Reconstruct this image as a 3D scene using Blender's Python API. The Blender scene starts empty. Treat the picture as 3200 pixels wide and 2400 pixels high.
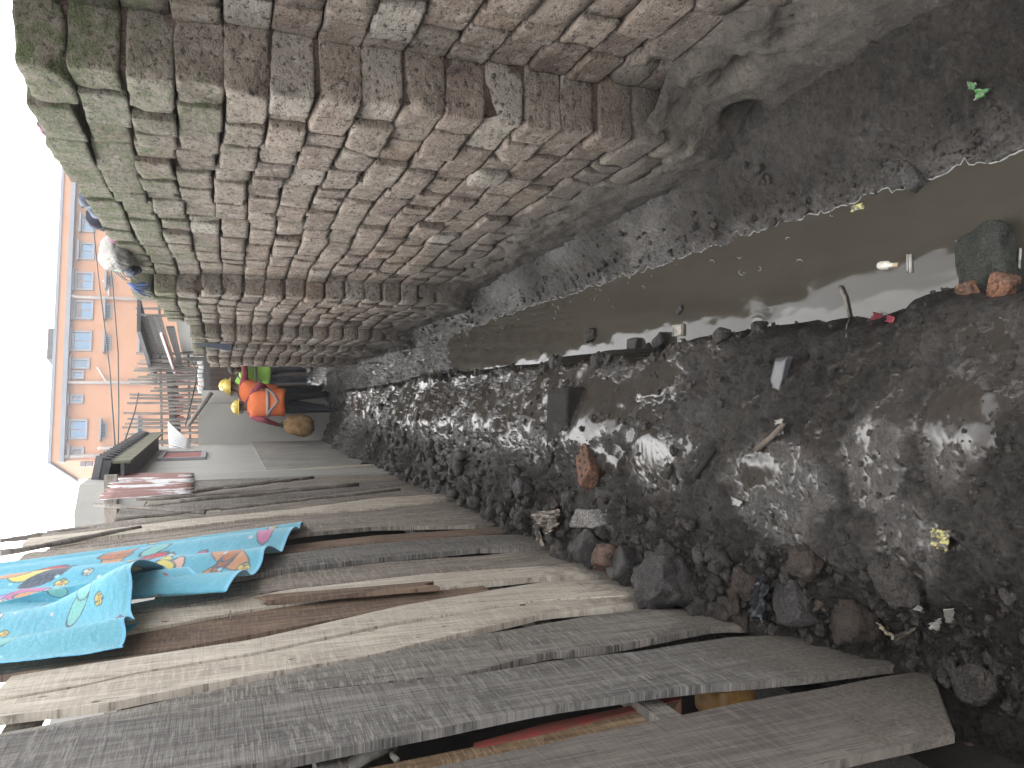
import bpy, bmesh, math, random
import numpy as np
from mathutils import Vector, Matrix

random.seed(7)
RNG = np.random.default_rng(7)
SC = bpy.context.scene
COL = SC.collection

# ------------------------------------------------------------------ camera, sky, sun, exposure
CAM = Vector((0.0, 0.0, 1.7))
PITCH = math.radians(20.8)
CP, SP = math.cos(PITCH), math.sin(PITCH)
FPX = 2400.0                                        # focal length in pixels of the 3200 x 2400 picture

cam_data = bpy.data.cameras.new('camera')
cam_data.sensor_width = 36.0
cam_data.lens = 36.0 * FPX / 3200.0
cam_data.clip_start = 0.05
cam_data.clip_end = 2000.0
cam = bpy.data.objects.new('camera', cam_data)
COL.objects.link(cam)
_R, _U, _F = Vector((1, 0, 0)), Vector((0, SP, CP)), Vector((0, CP, -SP))
# the phone was held sideways: picture right = down in the place, picture top = right in the place
m = Matrix.Identity(4)
for i in range(3):
    m[i][0] = -_U[i]; m[i][1] = _R[i]; m[i][2] = -_F[i]; m[i][3] = CAM[i]
cam.matrix_world = m
SC.camera = cam

SUN_EL, SUN_AZ = math.radians(46), math.radians(325)
world = bpy.data.worlds.new('World')
SC.world = world
world.use_nodes = True
wt = world.node_tree
wt.nodes.clear()
w_out = wt.nodes.new('ShaderNodeOutputWorld')
w_bg = wt.nodes.new('ShaderNodeBackground')
w_hs = wt.nodes.new('ShaderNodeHueSaturation')
w_sky = wt.nodes.new('ShaderNodeTexSky')
w_sky.sky_type = 'NISHITA'
w_sky.sun_disc = False
w_sky.sun_elevation = SUN_EL
w_sky.sun_rotation = SUN_AZ
w_sky.air_density = 1.0
w_sky.dust_density = 4.0
w_hs.inputs['Saturation'].default_value = 0.15
w_bg.inputs['Strength'].default_value = 0.15
wt.links.new(w_sky.outputs[0], w_hs.inputs['Color'])
# an even cloud cover over the clear sky
w_mix = wt.nodes.new('ShaderNodeMix')
w_mix.data_type = 'RGBA'
w_mix.inputs['Factor'].default_value = 0.72
w_mix.inputs[7].default_value = (5.0, 5.0, 5.05, 1)
wt.links.new(w_hs.outputs[0], w_mix.inputs[6])
wt.links.new(w_mix.outputs[2], w_bg.inputs['Color'])
wt.links.new(w_bg.outputs[0], w_out.inputs['Surface'])

sun_data = bpy.data.lights.new('sun', 'SUN')
sun_data.energy = 0.5
sun_data.angle = math.radians(60)
sun_data.color = (1.0, 0.97, 0.93)
sun = bpy.data.objects.new('sun', sun_data)
COL.objects.link(sun)
sun_dir = Vector((math.sin(SUN_AZ) * math.cos(SUN_EL), math.cos(SUN_AZ) * math.cos(SUN_EL), math.sin(SUN_EL)))
sun.rotation_euler = sun_dir.to_track_quat('Z', 'Y').to_euler()

SC.view_settings.view_transform = 'Standard'
SC.view_settings.look = 'None'
SC.view_settings.exposure = 2.6
SC.view_settings.gamma = 1.0
SC.view_settings.use_curve_mapping = False
SC.render.engine = 'CYCLES'
SC.cycles.max_bounces = 6
SC.cycles.use_denoising = True

# ------------------------------------------------------------------ rays: where a point seen in the photograph stands in the place
def ray(px, py):
    xc = (2400.0 - py - 1200.0) / FPX
    yc = -(px - 1600.0) / FPX
    return Vector((xc, CP + yc * SP, -SP + yc * CP))

def on_x(px, py, X):
    d = ray(px, py); t = X / d.x
    return CAM + d * t

def on_y(px, py, Y):
    d = ray(px, py); t = Y / d.y
    return CAM + d * t

def on_z(px, py, Z):
    d = ray(px, py); t = (Z - CAM.z) / d.z
    return CAM + d * t

def on_wall(px, py, p0, p1):
    """vertical plane through the plan points p0, p1"""
    d = ray(px, py)
    nx, ny = -(p1[1] - p0[1]), p1[0] - p0[0]
    t = (nx * p0[0] + ny * p0[1]) / (nx * d.x + ny * d.y)
    return CAM + d * t

# ------------------------------------------------------------------ noise
def _h(ix, iy, iz, seed):
    n = (ix.astype(np.int64) * 374761393 + iy.astype(np.int64) * 668265263 + iz.astype(np.int64) * 2147483647 + seed * 1274126177) & 0xFFFFFFFF
    n = ((n ^ (n >> 13)) * 1274126177) & 0xFFFFFFFF
    n = ((n ^ (n >> 16)) * 2246822519) & 0xFFFFFFFF
    return ((n ^ (n >> 15)) & 0xFFFFFF) / float(0x1000000)

def vnoise3(x, y, z, seed=0):
    x = np.asarray(x, float); y = np.asarray(y, float); z = np.asarray(z, float)
    x, y, z = np.broadcast_arrays(x, y, z)
    fx, fy, fz = np.floor(x), np.floor(y), np.floor(z)
    tx, ty, tz = x - fx, y - fy, z - fz
    sx, sy, sz = [t * t * t * (t * (t * 6 - 15) + 10) for t in (tx, ty, tz)]
    out = 0
    for dx in (0, 1):
        wx = sx if dx else 1 - sx
        for dy in (0, 1):
            wy = sy if dy else 1 - sy
            for dz in (0, 1):
                wz = sz if dz else 1 - sz
                out = out + _h(fx + dx, fy + dy, fz + dz, seed) * wx * wy * wz
    return out * 2 - 1

def vnoise2(x, y, seed=0):
    x = np.asarray(x, float); y = np.asarray(y, float)
    x, y = np.broadcast_arrays(x, y)
    fx, fy = np.floor(x), np.floor(y)
    tx, ty = x - fx, y - fy
    sx, sy = tx * tx * tx * (tx * (tx * 6 - 15) + 10), ty * ty * ty * (ty * (ty * 6 - 15) + 10)
    z = np.zeros_like(fx)
    a, b = _h(fx, fy, z, seed), _h(fx + 1, fy, z, seed)
    c, d = _h(fx, fy + 1, z, seed), _h(fx + 1, fy + 1, z, seed)
    return ((a * (1 - sx) + b * sx) * (1 - sy) + (c * (1 - sx) + d * sx) * sy) * 2 - 1

def fbm2(x, y, seed=0, octs=4, gain=0.5, ridge=False):
    s, a, f, tot = 0, 1.0, 1.0, 0
    for o in range(octs):
        xr, yr = x * f * 0.8 - y * f * 0.6, x * f * 0.6 + y * f * 0.8
        n = vnoise2(xr + o * 17.3, yr - o * 9.1, seed + o)
        if ridge:
            n = 1 - 2 * np.abs(n)
        s = s + a * n; tot += a; a *= gain; f *= 2.03
    return s / tot

def fbm3(x, y, z, seed=0, octs=3, gain=0.5):
    s, a, f, tot = 0, 1.0, 1.0, 0
    for o in range(octs):
        s = s + a * vnoise3(x * f + o * 7.7, y * f, z * f - o * 3.3, seed + o); tot += a; a *= gain; f *= 2.0
    return s / tot

def worley2(x, y, seed=0):
    fx, fy = np.floor(x), np.floor(y)
    best = np.full(np.shape(x), 9.0); idv = np.zeros(np.shape(x)); sec = np.full(np.shape(x), 9.0)
    z = np.zeros_like(fx)
    for dx in (-1, 0, 1):
        for dy in (-1, 0, 1):
            cx, cy = fx + dx, fy + dy
            px = cx + 0.1 + 0.8 * _h(cx, cy, z, seed)
            py = cy + 0.1 + 0.8 * _h(cx, cy, z, seed + 91)
            d = np.hypot(px - x, py - y)
            r = _h(cx, cy, z, seed + 173)
            closer = d < best
            sec = np.where(closer, best, np.minimum(sec, d))
            idv = np.where(closer, r, idv)
            best = np.where(closer, d, best)
    return best, idv, sec

def sstep(a, b, x):
    t = np.clip((x - a) / (b - a), 0, 1)
    return t * t * (3 - 2 * t)

# ------------------------------------------------------------------ scene objects
def tag(o, label=None, cat=None, group=None, kind=None):
    if label: o['label'] = label
    if cat: o['category'] = cat
    if group: o['group'] = group
    if kind: o['kind'] = kind
    return o

def empty(name, loc=(0, 0, 0), label=None, cat=None, group=None, rz=0.0):
    o = bpy.data.objects.new(name, None)
    o.empty_display_size = 0.1
    o.location = loc
    o.rotation_euler = (0, 0, rz)
    COL.objects.link(o)
    return tag(o, label, cat, group)

def link(name, me, mats=None, parent=None, loc=None, rot=None):
    o = bpy.data.objects.new(name, me)
    if mats is not None:
        for mm in (mats if isinstance(mats, (list, tuple)) else [mats]):
            if me.materials.find(mm.name) < 0:
                me.materials.append(mm)
    COL.objects.link(o)
    if loc is not None: o.location = loc
    if rot is not None: o.rotation_euler = rot
    if parent is not None:
        o.parent = parent
        if loc is None and rot is None and tuple(parent.location) != (0.0, 0.0, 0.0):
            # geometry was given in place coordinates
            pm = Matrix.LocRotScale(parent.location, parent.rotation_euler, None)
            if parent.parent is not None:
                pm = Matrix.LocRotScale(parent.parent.location, parent.parent.rotation_euler, None) @ pm
            o.matrix_parent_inverse = pm.inverted()
    return o

def mesh_np(name, V, F, smooth=False, attrs=None, fmat=None):
    """V (n,3), F (m,4) or (m,3) int array, or list of lists"""
    me = bpy.data.meshes.new(name)
    V = np.asarray(V, dtype=np.float32)
    if isinstance(F, np.ndarray):
        k = F.shape[1]
        me.vertices.add(len(V)); me.vertices.foreach_set('co', V.ravel())
        me.loops.add(F.size); me.loops.foreach_set('vertex_index', F.astype(np.int32).ravel())
        me.polygons.add(len(F))
        me.polygons.foreach_set('loop_start', np.arange(0, F.size, k, dtype=np.int32))
        me.polygons.foreach_set('loop_total', np.full(len(F), k, dtype=np.int32))
        me.update(calc_edges=True)
        me.validate()
    else:
        me.from_pydata([tuple(v) for v in V], [], F)
        me.update()
    if smooth:
        me.polygons.foreach_set('use_smooth', np.ones(len(me.polygons), dtype=bool))
    if fmat is not None:
        me.polygons.foreach_set('material_index', np.asarray(fmat, dtype=np.int32))
    for an, (kind, data) in (attrs or {}).items():
        if kind == 'FLOAT':
            a = me.attributes.new(an, 'FLOAT', 'POINT'); a.data.foreach_set('value', np.asarray(data, dtype=np.float32).ravel())
        else:
            a = me.attributes.new(an, 'FLOAT_COLOR', 'POINT'); a.data.foreach_set('color', np.asarray(data, dtype=np.float32).ravel())
    return me

def grid_faces(nr, nc):
    i = np.arange(nr - 1)[:, None] * nc + np.arange(nc - 1)[None, :]
    return np.stack([i, i + 1, i + nc + 1, i + nc], axis=-1).reshape(-1, 4)

class MB:
    """collects boxes, tubes and lofts into one mesh"""
    def __init__(self):
        self.V, self.F = [], []
    def add(self, V, F):
        b = len(self.V)
        self.V += [tuple(v) for v in V]
        self.F += [[i + b for i in f] for f in F]
        return self
    def box(self, lo, hi, M=None):
        x0, y0, z0 = lo; x1, y1, z1 = hi
        V = [Vector(p) for p in ((x0, y0, z0), (x1, y0, z0), (x1, y1, z0), (x0, y1, z0), (x0, y0, z1), (x1, y0, z1), (x1, y1, z1), (x0, y1, z1))]
        if M is not None: V = [M @ v for v in V]
        return self.add(V, [[0, 3, 2, 1], [4, 5, 6, 7], [0, 1, 5, 4], [1, 2, 6, 5], [2, 3, 7, 6], [3, 0, 4, 7]])
    def prism(self, poly, off):
        """poly: list of points, swept by the vector off"""
        n = len(poly); off = Vector(off)
        V = [Vector(p) for p in poly] + [Vector(p) + off for p in poly]
        F = [list(range(n))[::-1], list(range(n, 2 * n))] + [[i, (i + 1) % n, n + (i + 1) % n, n + i] for i in range(n)]
        return self.add(V, F)
    def tube(self, pts, r, n=8, r_end=None):
        pts = [Vector(p) for p in pts]
        V, F = [], []
        N = len(pts)
        rr = r if isinstance(r, (list, tuple)) else [r + ((r_end if r_end is not None else r) - r) * i / max(1, N - 1) for i in range(N)]
        for i, p in enumerate(pts):
            d = (pts[min(i + 1, N - 1)] - pts[max(i - 1, 0)]).normalized()
            a = d.cross(Vector((0, 0, 1)) if abs(d.z) < 0.9 else Vector((1, 0, 0))).normalized()
            b = d.cross(a)
            for k in range(n):
                t = 2 * math.pi * k / n
                V.append(p + (a * math.cos(t) + b * math.sin(t)) * rr[i])
        for i in range(N - 1):
            for k in range(n):
                F.append([i * n + k, i * n + (k + 1) % n, (i + 1) * n + (k + 1) % n, (i + 1) * n + k])
        F.append(list(range(n))); F.append(list(range((N - 1) * n, N * n))[::-1])
        return self.add(V, F)
    def rings(self, rings, close=True, caps=True):
        n = len(rings[0]); V = [p for r in rings for p in r]; F = []
        for i in range(len(rings) - 1):
            for k in range(n if close else n - 1):
                F.append([i * n + k, i * n + (k + 1) % n, (i + 1) * n + (k + 1) % n, (i + 1) * n + k])
        if caps:
            F.append(list(range(n))[::-1]); F.append(list(range((len(rings) - 1) * n, len(rings) * n)))
        return self.add(V, F)
    def mesh(self, name, smooth=False):
        me = bpy.data.meshes.new(name)
        me.from_pydata(self.V, [], self.F)
        me.update()
        bm = bmesh.new(); bm.from_mesh(me); bmesh.ops.recalc_face_normals(bm, faces=bm.faces); bm.to_mesh(me); bm.free()
        if smooth:
            me.polygons.foreach_set('use_smooth', np.ones(len(me.polygons), dtype=bool))
        return me
    def build(self, name, mats, parent=None, smooth=False):
        return link(name, self.mesh(name, smooth), mats, parent)

_CUBES = {}
def cube_grid(n):
    """unit cube (-1..1) with n cells to an edge"""
    if n not in _CUBES:
        idx, V, F = {}, [], []
        def vid(i, j, k):
            key = (i, j, k)
            if key not in idx:
                idx[key] = len(V); V.append((2 * i / n - 1, 2 * j / n - 1, 2 * k / n - 1))
            return idx[key]
        for a in range(n):
            for b in range(n):
                F.append([vid(a, b, 0), vid(a, b + 1, 0), vid(a + 1, b + 1, 0), vid(a + 1, b, 0)])
                F.append([vid(a, b, n), vid(a + 1, b, n), vid(a + 1, b + 1, n), vid(a, b + 1, n)])
                F.append([vid(a, 0, b), vid(a + 1, 0, b), vid(a + 1, 0, b + 1), vid(a, 0, b + 1)])
                F.append([vid(a, n, b), vid(a, n, b + 1), vid(a + 1, n, b + 1), vid(a + 1, n, b)])
                F.append([vid(0, a, b), vid(0, a, b + 1), vid(0, a + 1, b + 1), vid(0, a + 1, b)])
                F.append([vid(n, a, b), vid(n, a + 1, b), vid(n, a + 1, b + 1), vid(n, a, b + 1)])
        _CUBES[n] = (np.array(V), np.array(F))
    return _CUBES[n]

def rough_block(half, n, seed, r=0.012, amp=0.006, freq=14.0, chips=1, chip=0.25):
    """a block with rounded arrises, a rough face and broken-off corners; half = half sizes"""
    V, F = cube_grid(n)
    h = np.asarray(half, float)
    rg = np.random.default_rng(seed)
    P = V * h
    r = min(r, 0.45 * h.min())
    inner = np.clip(P, -(h - r), h - r)
    d = P - inner
    L = np.linalg.norm(d, axis=1, keepdims=True)
    P = np.where(L > 1e-9, inner + r * d / np.maximum(L, 1e-9), P)
    for c in range(chips):
        nrm = rg.choice([-1.0, 1.0], 3) * rg.uniform(0.25, 1.0, 3)
        nrm /= np.linalg.norm(nrm)
        ext = np.sum(np.abs(nrm) * h)
        lim = ext * (1 - chip * rg.uniform(0.4, 1.0))
        q = P @ nrm
        wob = lim + 0.012 * fbm3(P[:, 0] * 30, P[:, 1] * 30, P[:, 2] * 30, seed + 5 + c, 2)
        P = P - np.clip(q - wob, 0, None)[:, None] * nrm[None, :]
    o = rg.uniform(0, 50, 3)
    nn = P / (np.linalg.norm(P / h, axis=1, keepdims=True) * h)
    nn /= np.linalg.norm(nn, axis=1, keepdims=True)
    f = fbm3(P[:, 0] * freq + o[0], P[:, 1] * freq + o[1], P[:, 2] * freq + o[2], seed, 3)
    P = P + nn * (amp * f)[:, None]
    P = P + amp * 1.2 * np.stack([vnoise3(P[:, 0] * 5 + o[i], P[:, 1] * 5, P[:, 2] * 5 + o[1], seed + 31 + i) for i in range(3)], axis=1)
    return P, F

# ------------------------------------------------------------------ materials
class NT:
    def __init__(self, name):
        self.m = bpy.data.materials.new(name); self.m.use_nodes = True
        self.t = self.m.node_tree; self.t.nodes.clear()
        self.out = self.t.nodes.new('ShaderNodeOutputMaterial')
        self.b = self.t.nodes.new('ShaderNodeBsdfPrincipled')
        self.t.links.new(self.b.outputs[0], self.out.inputs['Surface'])
    def n(self, typ, **kw):
        nd = self.t.nodes.new(typ)
        for k, v in kw.items(): setattr(nd, k, v)
        return nd
    def l(self, a, b): self.t.links.new(a, b)
    def val(self, sock, v):
        if hasattr(v, 'is_output') or isinstance(v, bpy.types.NodeSocket): self.l(v, sock)
        else: sock.default_value = v
    def coord(self, kind='Object', scale=(1, 1, 1), loc=(0, 0, 0), rot=(0, 0, 0)):
        c = self.n('ShaderNodeNewGeometry').outputs['Position'] if kind == 'World' else self.n('ShaderNodeTexCoord').outputs[kind]
        mp = self.n('ShaderNodeMapping'); self.l(c, mp.inputs[0])
        mp.inputs['Scale'].default_value = scale; mp.inputs['Location'].default_value = loc; mp.inputs['Rotation'].default_value = rot
        return mp.outputs[0]
    def noise(self, vec, scale, detail=4, rough=0.55, dist=0.0):
        nd = self.n('ShaderNodeTexNoise'); self.l(vec, nd.inputs['Vector'])
        nd.inputs['Scale'].default_value = scale; nd.inputs['Detail'].default_value = detail
        nd.inputs['Roughness'].default_value = rough; nd.inputs['Distortion'].default_value = dist
        return nd.outputs['Fac']
    def voro(self, vec, scale, feature='F1', out='Distance'):
        nd = self.n('ShaderNodeTexVoronoi', feature=feature); self.l(vec, nd.inputs['Vector']); nd.inputs['Scale'].default_value = scale
        return nd.outputs[out]
    def ramp(self, fac, stops, interp='LINEAR'):
        nd = self.n('ShaderNodeValToRGB'); self.val(nd.inputs[0], fac)
        cr = nd.color_ramp; cr.interpolation = interp
        while len(cr.elements) < len(stops): cr.elements.new(0.5)
        for e, (p, c) in zip(cr.elements, stops):
            e.position = p; e.color = (c, c, c, 1) if isinstance(c, (int, float)) else (*c, 1)
        return nd.outputs[0]
    def mix(self, fac, a, b, mode='MIX'):
        nd = self.n('ShaderNodeMix', data_type='RGBA', blend_type=mode)
        self.val(nd.inputs['Factor'], fac)
        for s, v in ((nd.inputs[6], a), (nd.inputs[7], b)):
            if isinstance(v, (tuple, list)): s.default_value = (*v[:3], 1)
            elif isinstance(v, (int, float)): s.default_value = (v, v, v, 1)
            else: self.l(v, s)
        return nd.outputs[2]
    def math(self, op, a, b=0.0, clamp=False):
        nd = self.n('ShaderNodeMath', operation=op, use_clamp=clamp)
        self.val(nd.inputs[0], a); self.val(nd.inputs[1], b)
        return nd.outputs[0]
    def maprange(self, v, a, b, c=0.0, d=1.0):
        nd = self.n('ShaderNodeMapRange'); self.val(nd.inputs[0], v)
        for i, q in enumerate((a, b, c, d)): nd.inputs[i + 1].default_value = q
        return nd.outputs[0]
    def attr(self, name, out='Fac'):
        nd = self.n('ShaderNodeAttribute', attribute_name=name); return nd.outputs[out]
    def worldz(self):
        s = self.n('ShaderNodeSeparateXYZ'); self.l(self.n('ShaderNodeNewGeometry').outputs['Position'], s.inputs[0]); return s.outputs[2]
    def rand(self): return self.n('ShaderNodeObjectInfo').outputs['Random']
    def bump(self, h, strength=0.5, dist=0.01, prev=None):
        nd = self.n('ShaderNodeBump'); self.l(h, nd.inputs['Height']); nd.inputs['Strength'].default_value = strength; nd.inputs['Distance'].default_value = dist
        if prev is not None: self.l(prev, nd.inputs['Normal'])
        return nd.outputs[0]
    def done(self, color=None, rough=0.8, spec=0.5, normal=None, metal=0.0, **kw):
        if color is not None:
            if isinstance(color, (tuple, list)): self.b.inputs['Base Color'].default_value = (*color[:3], 1)
            else: self.l(color, self.b.inputs['Base Color'])
        self.val(self.b.inputs['Roughness'], rough)
        self.val(self.b.inputs['Specular IOR Level'], spec)
        self.val(self.b.inputs['Metallic'], metal)
        if normal is not None: self.l(normal, self.b.inputs['Normal'])
        for k, v in kw.items(): self.val(self.b.inputs[k], v)
        return self.m

def plain(name, c, rough=0.7, spec=0.4, var=0.25, scale=9.0, bump=0.15, metal=0.0, coord='Object'):
    """one-colour stuff with a little dirt and relief"""
    t = NT(name); v = t.coord(coord)
    n1 = t.noise(v, scale, 5, 0.6); n2 = t.noise(v, scale * 7, 3, 0.6)
    col = t.mix(t.ramp(n1, [(0.3, 0.0), (0.7, 1.0)]), tuple(x * (1 - var) for x in c), tuple(min(1, x * (1 + var * 0.6)) for x in c))
    col = t.mix(t.math('MULTIPLY', t.ramp(n2, [(0.5, 0.0), (0.75, 1.0)]), 0.35), col, tuple(x * 0.45 for x in c))
    return t.done(col, rough, spec, t.bump(n2, bump, 0.01), metal)

# ---- brick: pinkish grey hand-cut blocks, pale, tan and sooty ones; moss on the upper courses, mud on the lowest
def make_brick_mat():
    t = NT('rough_brick')
    v = t.coord('World')
    tone = t.attr('tone')
    base = t.ramp(tone, [(0.0, (0.079, 0.056, 0.044)), (0.10, (0.152, 0.105, 0.080)), (0.25, (0.215, 0.158, 0.122)), (0.42, (0.242, 0.188, 0.147)), (0.56, (0.210, 0.175, 0.133)),
                         (0.70, (0.289, 0.233, 0.181)), (0.82, (0.236, 0.161, 0.107)), (0.92, (0.336, 0.296, 0.246)), (1.0, (0.420, 0.393, 0.335))])
    big = t.noise(v, 8, 6, 0.7)
    fine = t.noise(t.coord('World', (1, 0.7, 1.25)), 42, 7, 0.75, 0.4)
    grit = t.noise(v, 150, 5, 0.7)
    col = t.mix(t.ramp(big, [(0.35, 0.0), (0.62, 1.0)]), t.mix(0.28, base, (0.12, 0.095, 0.078)), t.mix(0.42, base, (0.38, 0.325, 0.275)))
    patch = t.noise(v, 16, 6, 0.75, 0.8)
    col = t.mix(t.math('MULTIPLY', t.ramp(patch, [(0.53, 0.0), (0.61, 1.0)]), 0.55), col, (0.45, 0.405, 0.355))
    stain = t.noise(t.coord('World', (1, 1, 1.8)), 10, 7, 0.78, 0.9)
    col = t.mix(t.math('MULTIPLY', t.ramp(stain, [(0.54, 0.0), (0.63, 1.0)]), 0.65), col, (0.058, 0.044, 0.037))
    pit = t.ramp(fine, [(0.40, 1.0), (0.465, 0.0)])
    col = t.mix(t.math('MULTIPLY', pit, 0.9), col, (0.030, 0.022, 0.018))
    col = t.mix(t.math('MULTIPLY', t.ramp(grit, [(0.52, 0.0), (0.66, 1.0)]), 0.55), col, t.mix(0.5, col, (0.5, 0.45, 0.42)))
    col = t.mix(t.math('MULTIPLY', t.ramp(grit, [(0.34, 1.0), (0.44, 0.0)]), 0.5), col, (0.06, 0.046, 0.038))
    # moss and damp on the top courses
    z = t.worldz()
    mn = t.noise(v, 3.0, 7, 0.75)
    damp = t.ramp(t.math('ADD', t.maprange(z, 1.15, 2.1, 0.0, 1.0), t.math('MULTIPLY', t.math('SUBTRACT', mn, 0.5), 1.3)), [(0.30, 0.0), (0.95, 1.0)])
    col = t.mix(t.math('MULTIPLY', damp, 0.5), col, t.mix(t.ramp(fine, [(0.4, 0.0), (0.6, 1.0)]), (0.055, 0.052, 0.040), (0.165, 0.155, 0.118)))
    mz = t.math('ADD', t.maprange(z, 1.3, 2.3, 0.0, 1.0), t.math('MULTIPLY', t.math('SUBTRACT', mn, 0.5), 2.2))
    mm = t.math('MULTIPLY', t.ramp(mz, [(0.42, 0.0), (0.88, 1.0)]), t.ramp(t.noise(v, 14, 6, 0.75), [(0.40, 0.0), (0.60, 0.85)]))
    col = t.mix(mm, col, t.mix(t.ramp(grit, [(0.35, 0.0), (0.65, 1.0)]), (0.035, 0.050, 0.018), (0.125, 0.165, 0.060)))
    # mud splashed on the lowest courses
    md = t.ramp(t.math('ADD', t.maprange(z, 0.85, -0.05, 0.0, 1.0), t.math('MULTIPLY', t.math('SUBTRACT', t.noise(v, 5, 7, 0.75), 0.5), 1.3)), [(0.38, 0.0), (0.85, 1.0)])
    col = t.mix(t.math('MULTIPLY', md, 0.72), col, t.mix(t.ramp(grit, [(0.4, 0.0), (0.6, 1.0)]), (0.075, 0.064, 0.055), (0.150, 0.132, 0.114)))
    hgt = t.math('ADD', t.math('MULTIPLY', fine, 0.9), t.math('ADD', t.math('MULTIPLY', grit, 0.3), t.math('MULTIPLY', patch, 0.5)))
    return t.done(col, 0.88, 0.3, t.bump(hgt, 1.0, 0.03))

def make_earth_mat(name, a, b, scale=14, rough=0.9, bump=0.7):
    t = NT(name); v = t.coord('World')
    n1 = t.noise(v, scale, 7, 0.7); n2 = t.noise(v, scale * 8, 4, 0.65); n3 = t.noise(v, scale * 0.2, 3)
    col = t.mix(t.ramp(n1, [(0.38, 0.0), (0.62, 1.0)]), a, b)
    col = t.mix(t.math('MULTIPLY', t.ramp(n3, [(0.4, 0.0), (0.7, 1.0)]), 0.4), col, tuple(0.6 * x for x in a))
    col = t.mix(t.ramp(n2, [(0.38, 0.8), (0.46, 0.0)]), col, tuple(0.3 * x for x in a))
    col = t.mix(t.math('MULTIPLY', t.ramp(n2, [(0.55, 0.0), (0.64, 1.0)]), 0.5), col, tuple(1.7 * x for x in b))
    h = t.math('ADD', n1, t.math('MULTIPLY', n2, 0.45))
    return t.done(col, rough, 0.3, t.bump(h, bump, 0.015))

def make_render_mat():
    """muddy cement smeared over the foot of the wall: pale and dry on top, wet and dark at the foot"""
    t = NT('muddy_render'); v = t.coord('World')
    n1 = t.noise(v, 9, 8, 0.75, 0.4); n2 = t.noise(v, 60, 7, 0.75); n3 = t.noise(t.coord('World', (1, 1, 0.45)), 5, 6, 0.7, 0.6)
    col = t.mix(t.ramp(n1, [(0.35, 0.0), (0.65, 1.0)]), (0.048, 0.041, 0.034), (0.122, 0.107, 0.089))
    col = t.mix(t.math('MULTIPLY', t.ramp(n3, [(0.45, 0.0), (0.62, 1.0)]), 0.6), col, (0.065, 0.056, 0.048))
    z = t.worldz()
    wet = t.ramp(t.math('ADD', t.maprange(z, 0.02, -0.32, 0.0, 1.0), t.math('MULTIPLY', t.math('SUBTRACT', t.noise(v, 5, 7, 0.78), 0.5), 1.3)), [(0.30, 0.0), (0.70, 1.0)])
    col = t.mix(t.math('MULTIPLY', wet, 0.9), col, t.mix(t.ramp(n2, [(0.4, 0.0), (0.6, 1.0)]), (0.018, 0.015, 0.013), (0.042, 0.036, 0.031)))
    col = t.mix(t.math('MULTIPLY', t.ramp(n2, [(0.36, 1.0), (0.46, 0.0)]), 0.75), col, (0.022, 0.019, 0.016))
    col = t.mix(t.math('MULTIPLY', t.ramp(n2, [(0.55, 0.0), (0.66, 1.0)]), 0.45), col, t.mix(0.4, col, (0.30, 0.28, 0.25)))
    h = t.math('ADD', n1, t.math('MULTIPLY', n2, 0.6))
    return t.done(col, t.maprange(wet, 0, 1, 0.85, 0.5), 0.4, t.bump(h, 0.95, 0.025))

def make_mud_mat():
    t = NT('wet_mud'); v = t.coord('World')
    wet = t.attr('wet'); film = t.attr('film')
    n1 = t.noise(v, 6, 7, 0.72); n2 = t.noise(v, 48, 8, 0.78, 0.3); n3 = t.noise(v, 200, 5, 0.75); vo = t.voro(v, 75)
    col = t.mix(t.ramp(n1, [(0.35, 0.0), (0.65, 1.0)]), (0.0165, 0.0145, 0.0128), (0.040, 0.0352, 0.031))
    red = t.ramp(t.noise(v, 3.7, 6, 0.75), [(0.58, 0.0), (0.72, 1.0)])
    col = t.mix(t.math('MULTIPLY', red, 0.45), col, (0.060, 0.033, 0.022))
    col = t.mix(t.math('MULTIPLY', t.ramp(n2, [(0.53, 0.0), (0.66, 1.0)]), 0.7), col, (0.070, 0.063, 0.056))
    col = t.mix(t.math('MULTIPLY', t.ramp(n3, [(0.56, 0.0), (0.66, 1.0)]), 0.5), col, (0.080, 0.071, 0.061))
    col = t.mix(t.math('MULTIPLY', t.ramp(n2, [(0.34, 1.0), (0.45, 0.0)]), 0.85), col, (0.007, 0.006, 0.0055))
    col = t.mix(t.math('MULTIPLY', film, 0.6), col, (0.030, 0.026, 0.022))
    r = t.mix(wet, t.maprange(n2, 0.35, 0.65, 0.55, 0.8), t.maprange(n2, 0.35, 0.65, 0.12, 0.38))
    r = t.mix(film, r, 0.17)
    h = t.math('ADD', t.math('MULTIPLY', n2, 1.0), t.math('ADD', t.math('MULTIPLY', n3, 0.35), t.math('MULTIPLY', vo, 0.35)))
    nd = t.n('ShaderNodeBump'); t.l(h, nd.inputs['Height']); nd.inputs['Distance'].default_value = 0.03
    t.l(t.mix(film, t.maprange(wet, 0, 1, 1.0, 0.40), 0.03), nd.inputs['Strength'])
    return t.done(col, r, t.maprange(wet, 0, 1, 0.2, 0.46), nd.outputs[0])

def make_water_mat():
    t = NT('murky_water'); v = t.coord('World', (1, 0.55, 1))
    n1 = t.noise(v, 5, 4, 0.55); n2 = t.noise(v, 1.4, 3); 
    col = t.mix(t.ramp(n2, [(0.35, 0.0), (0.65, 1.0)]), (0.034, 0.0305, 0.0245), (0.042, 0.037, 0.0295))
    return t.done(col, 0.05, 0.27, t.bump(n1, 0.04, 0.01))

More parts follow.
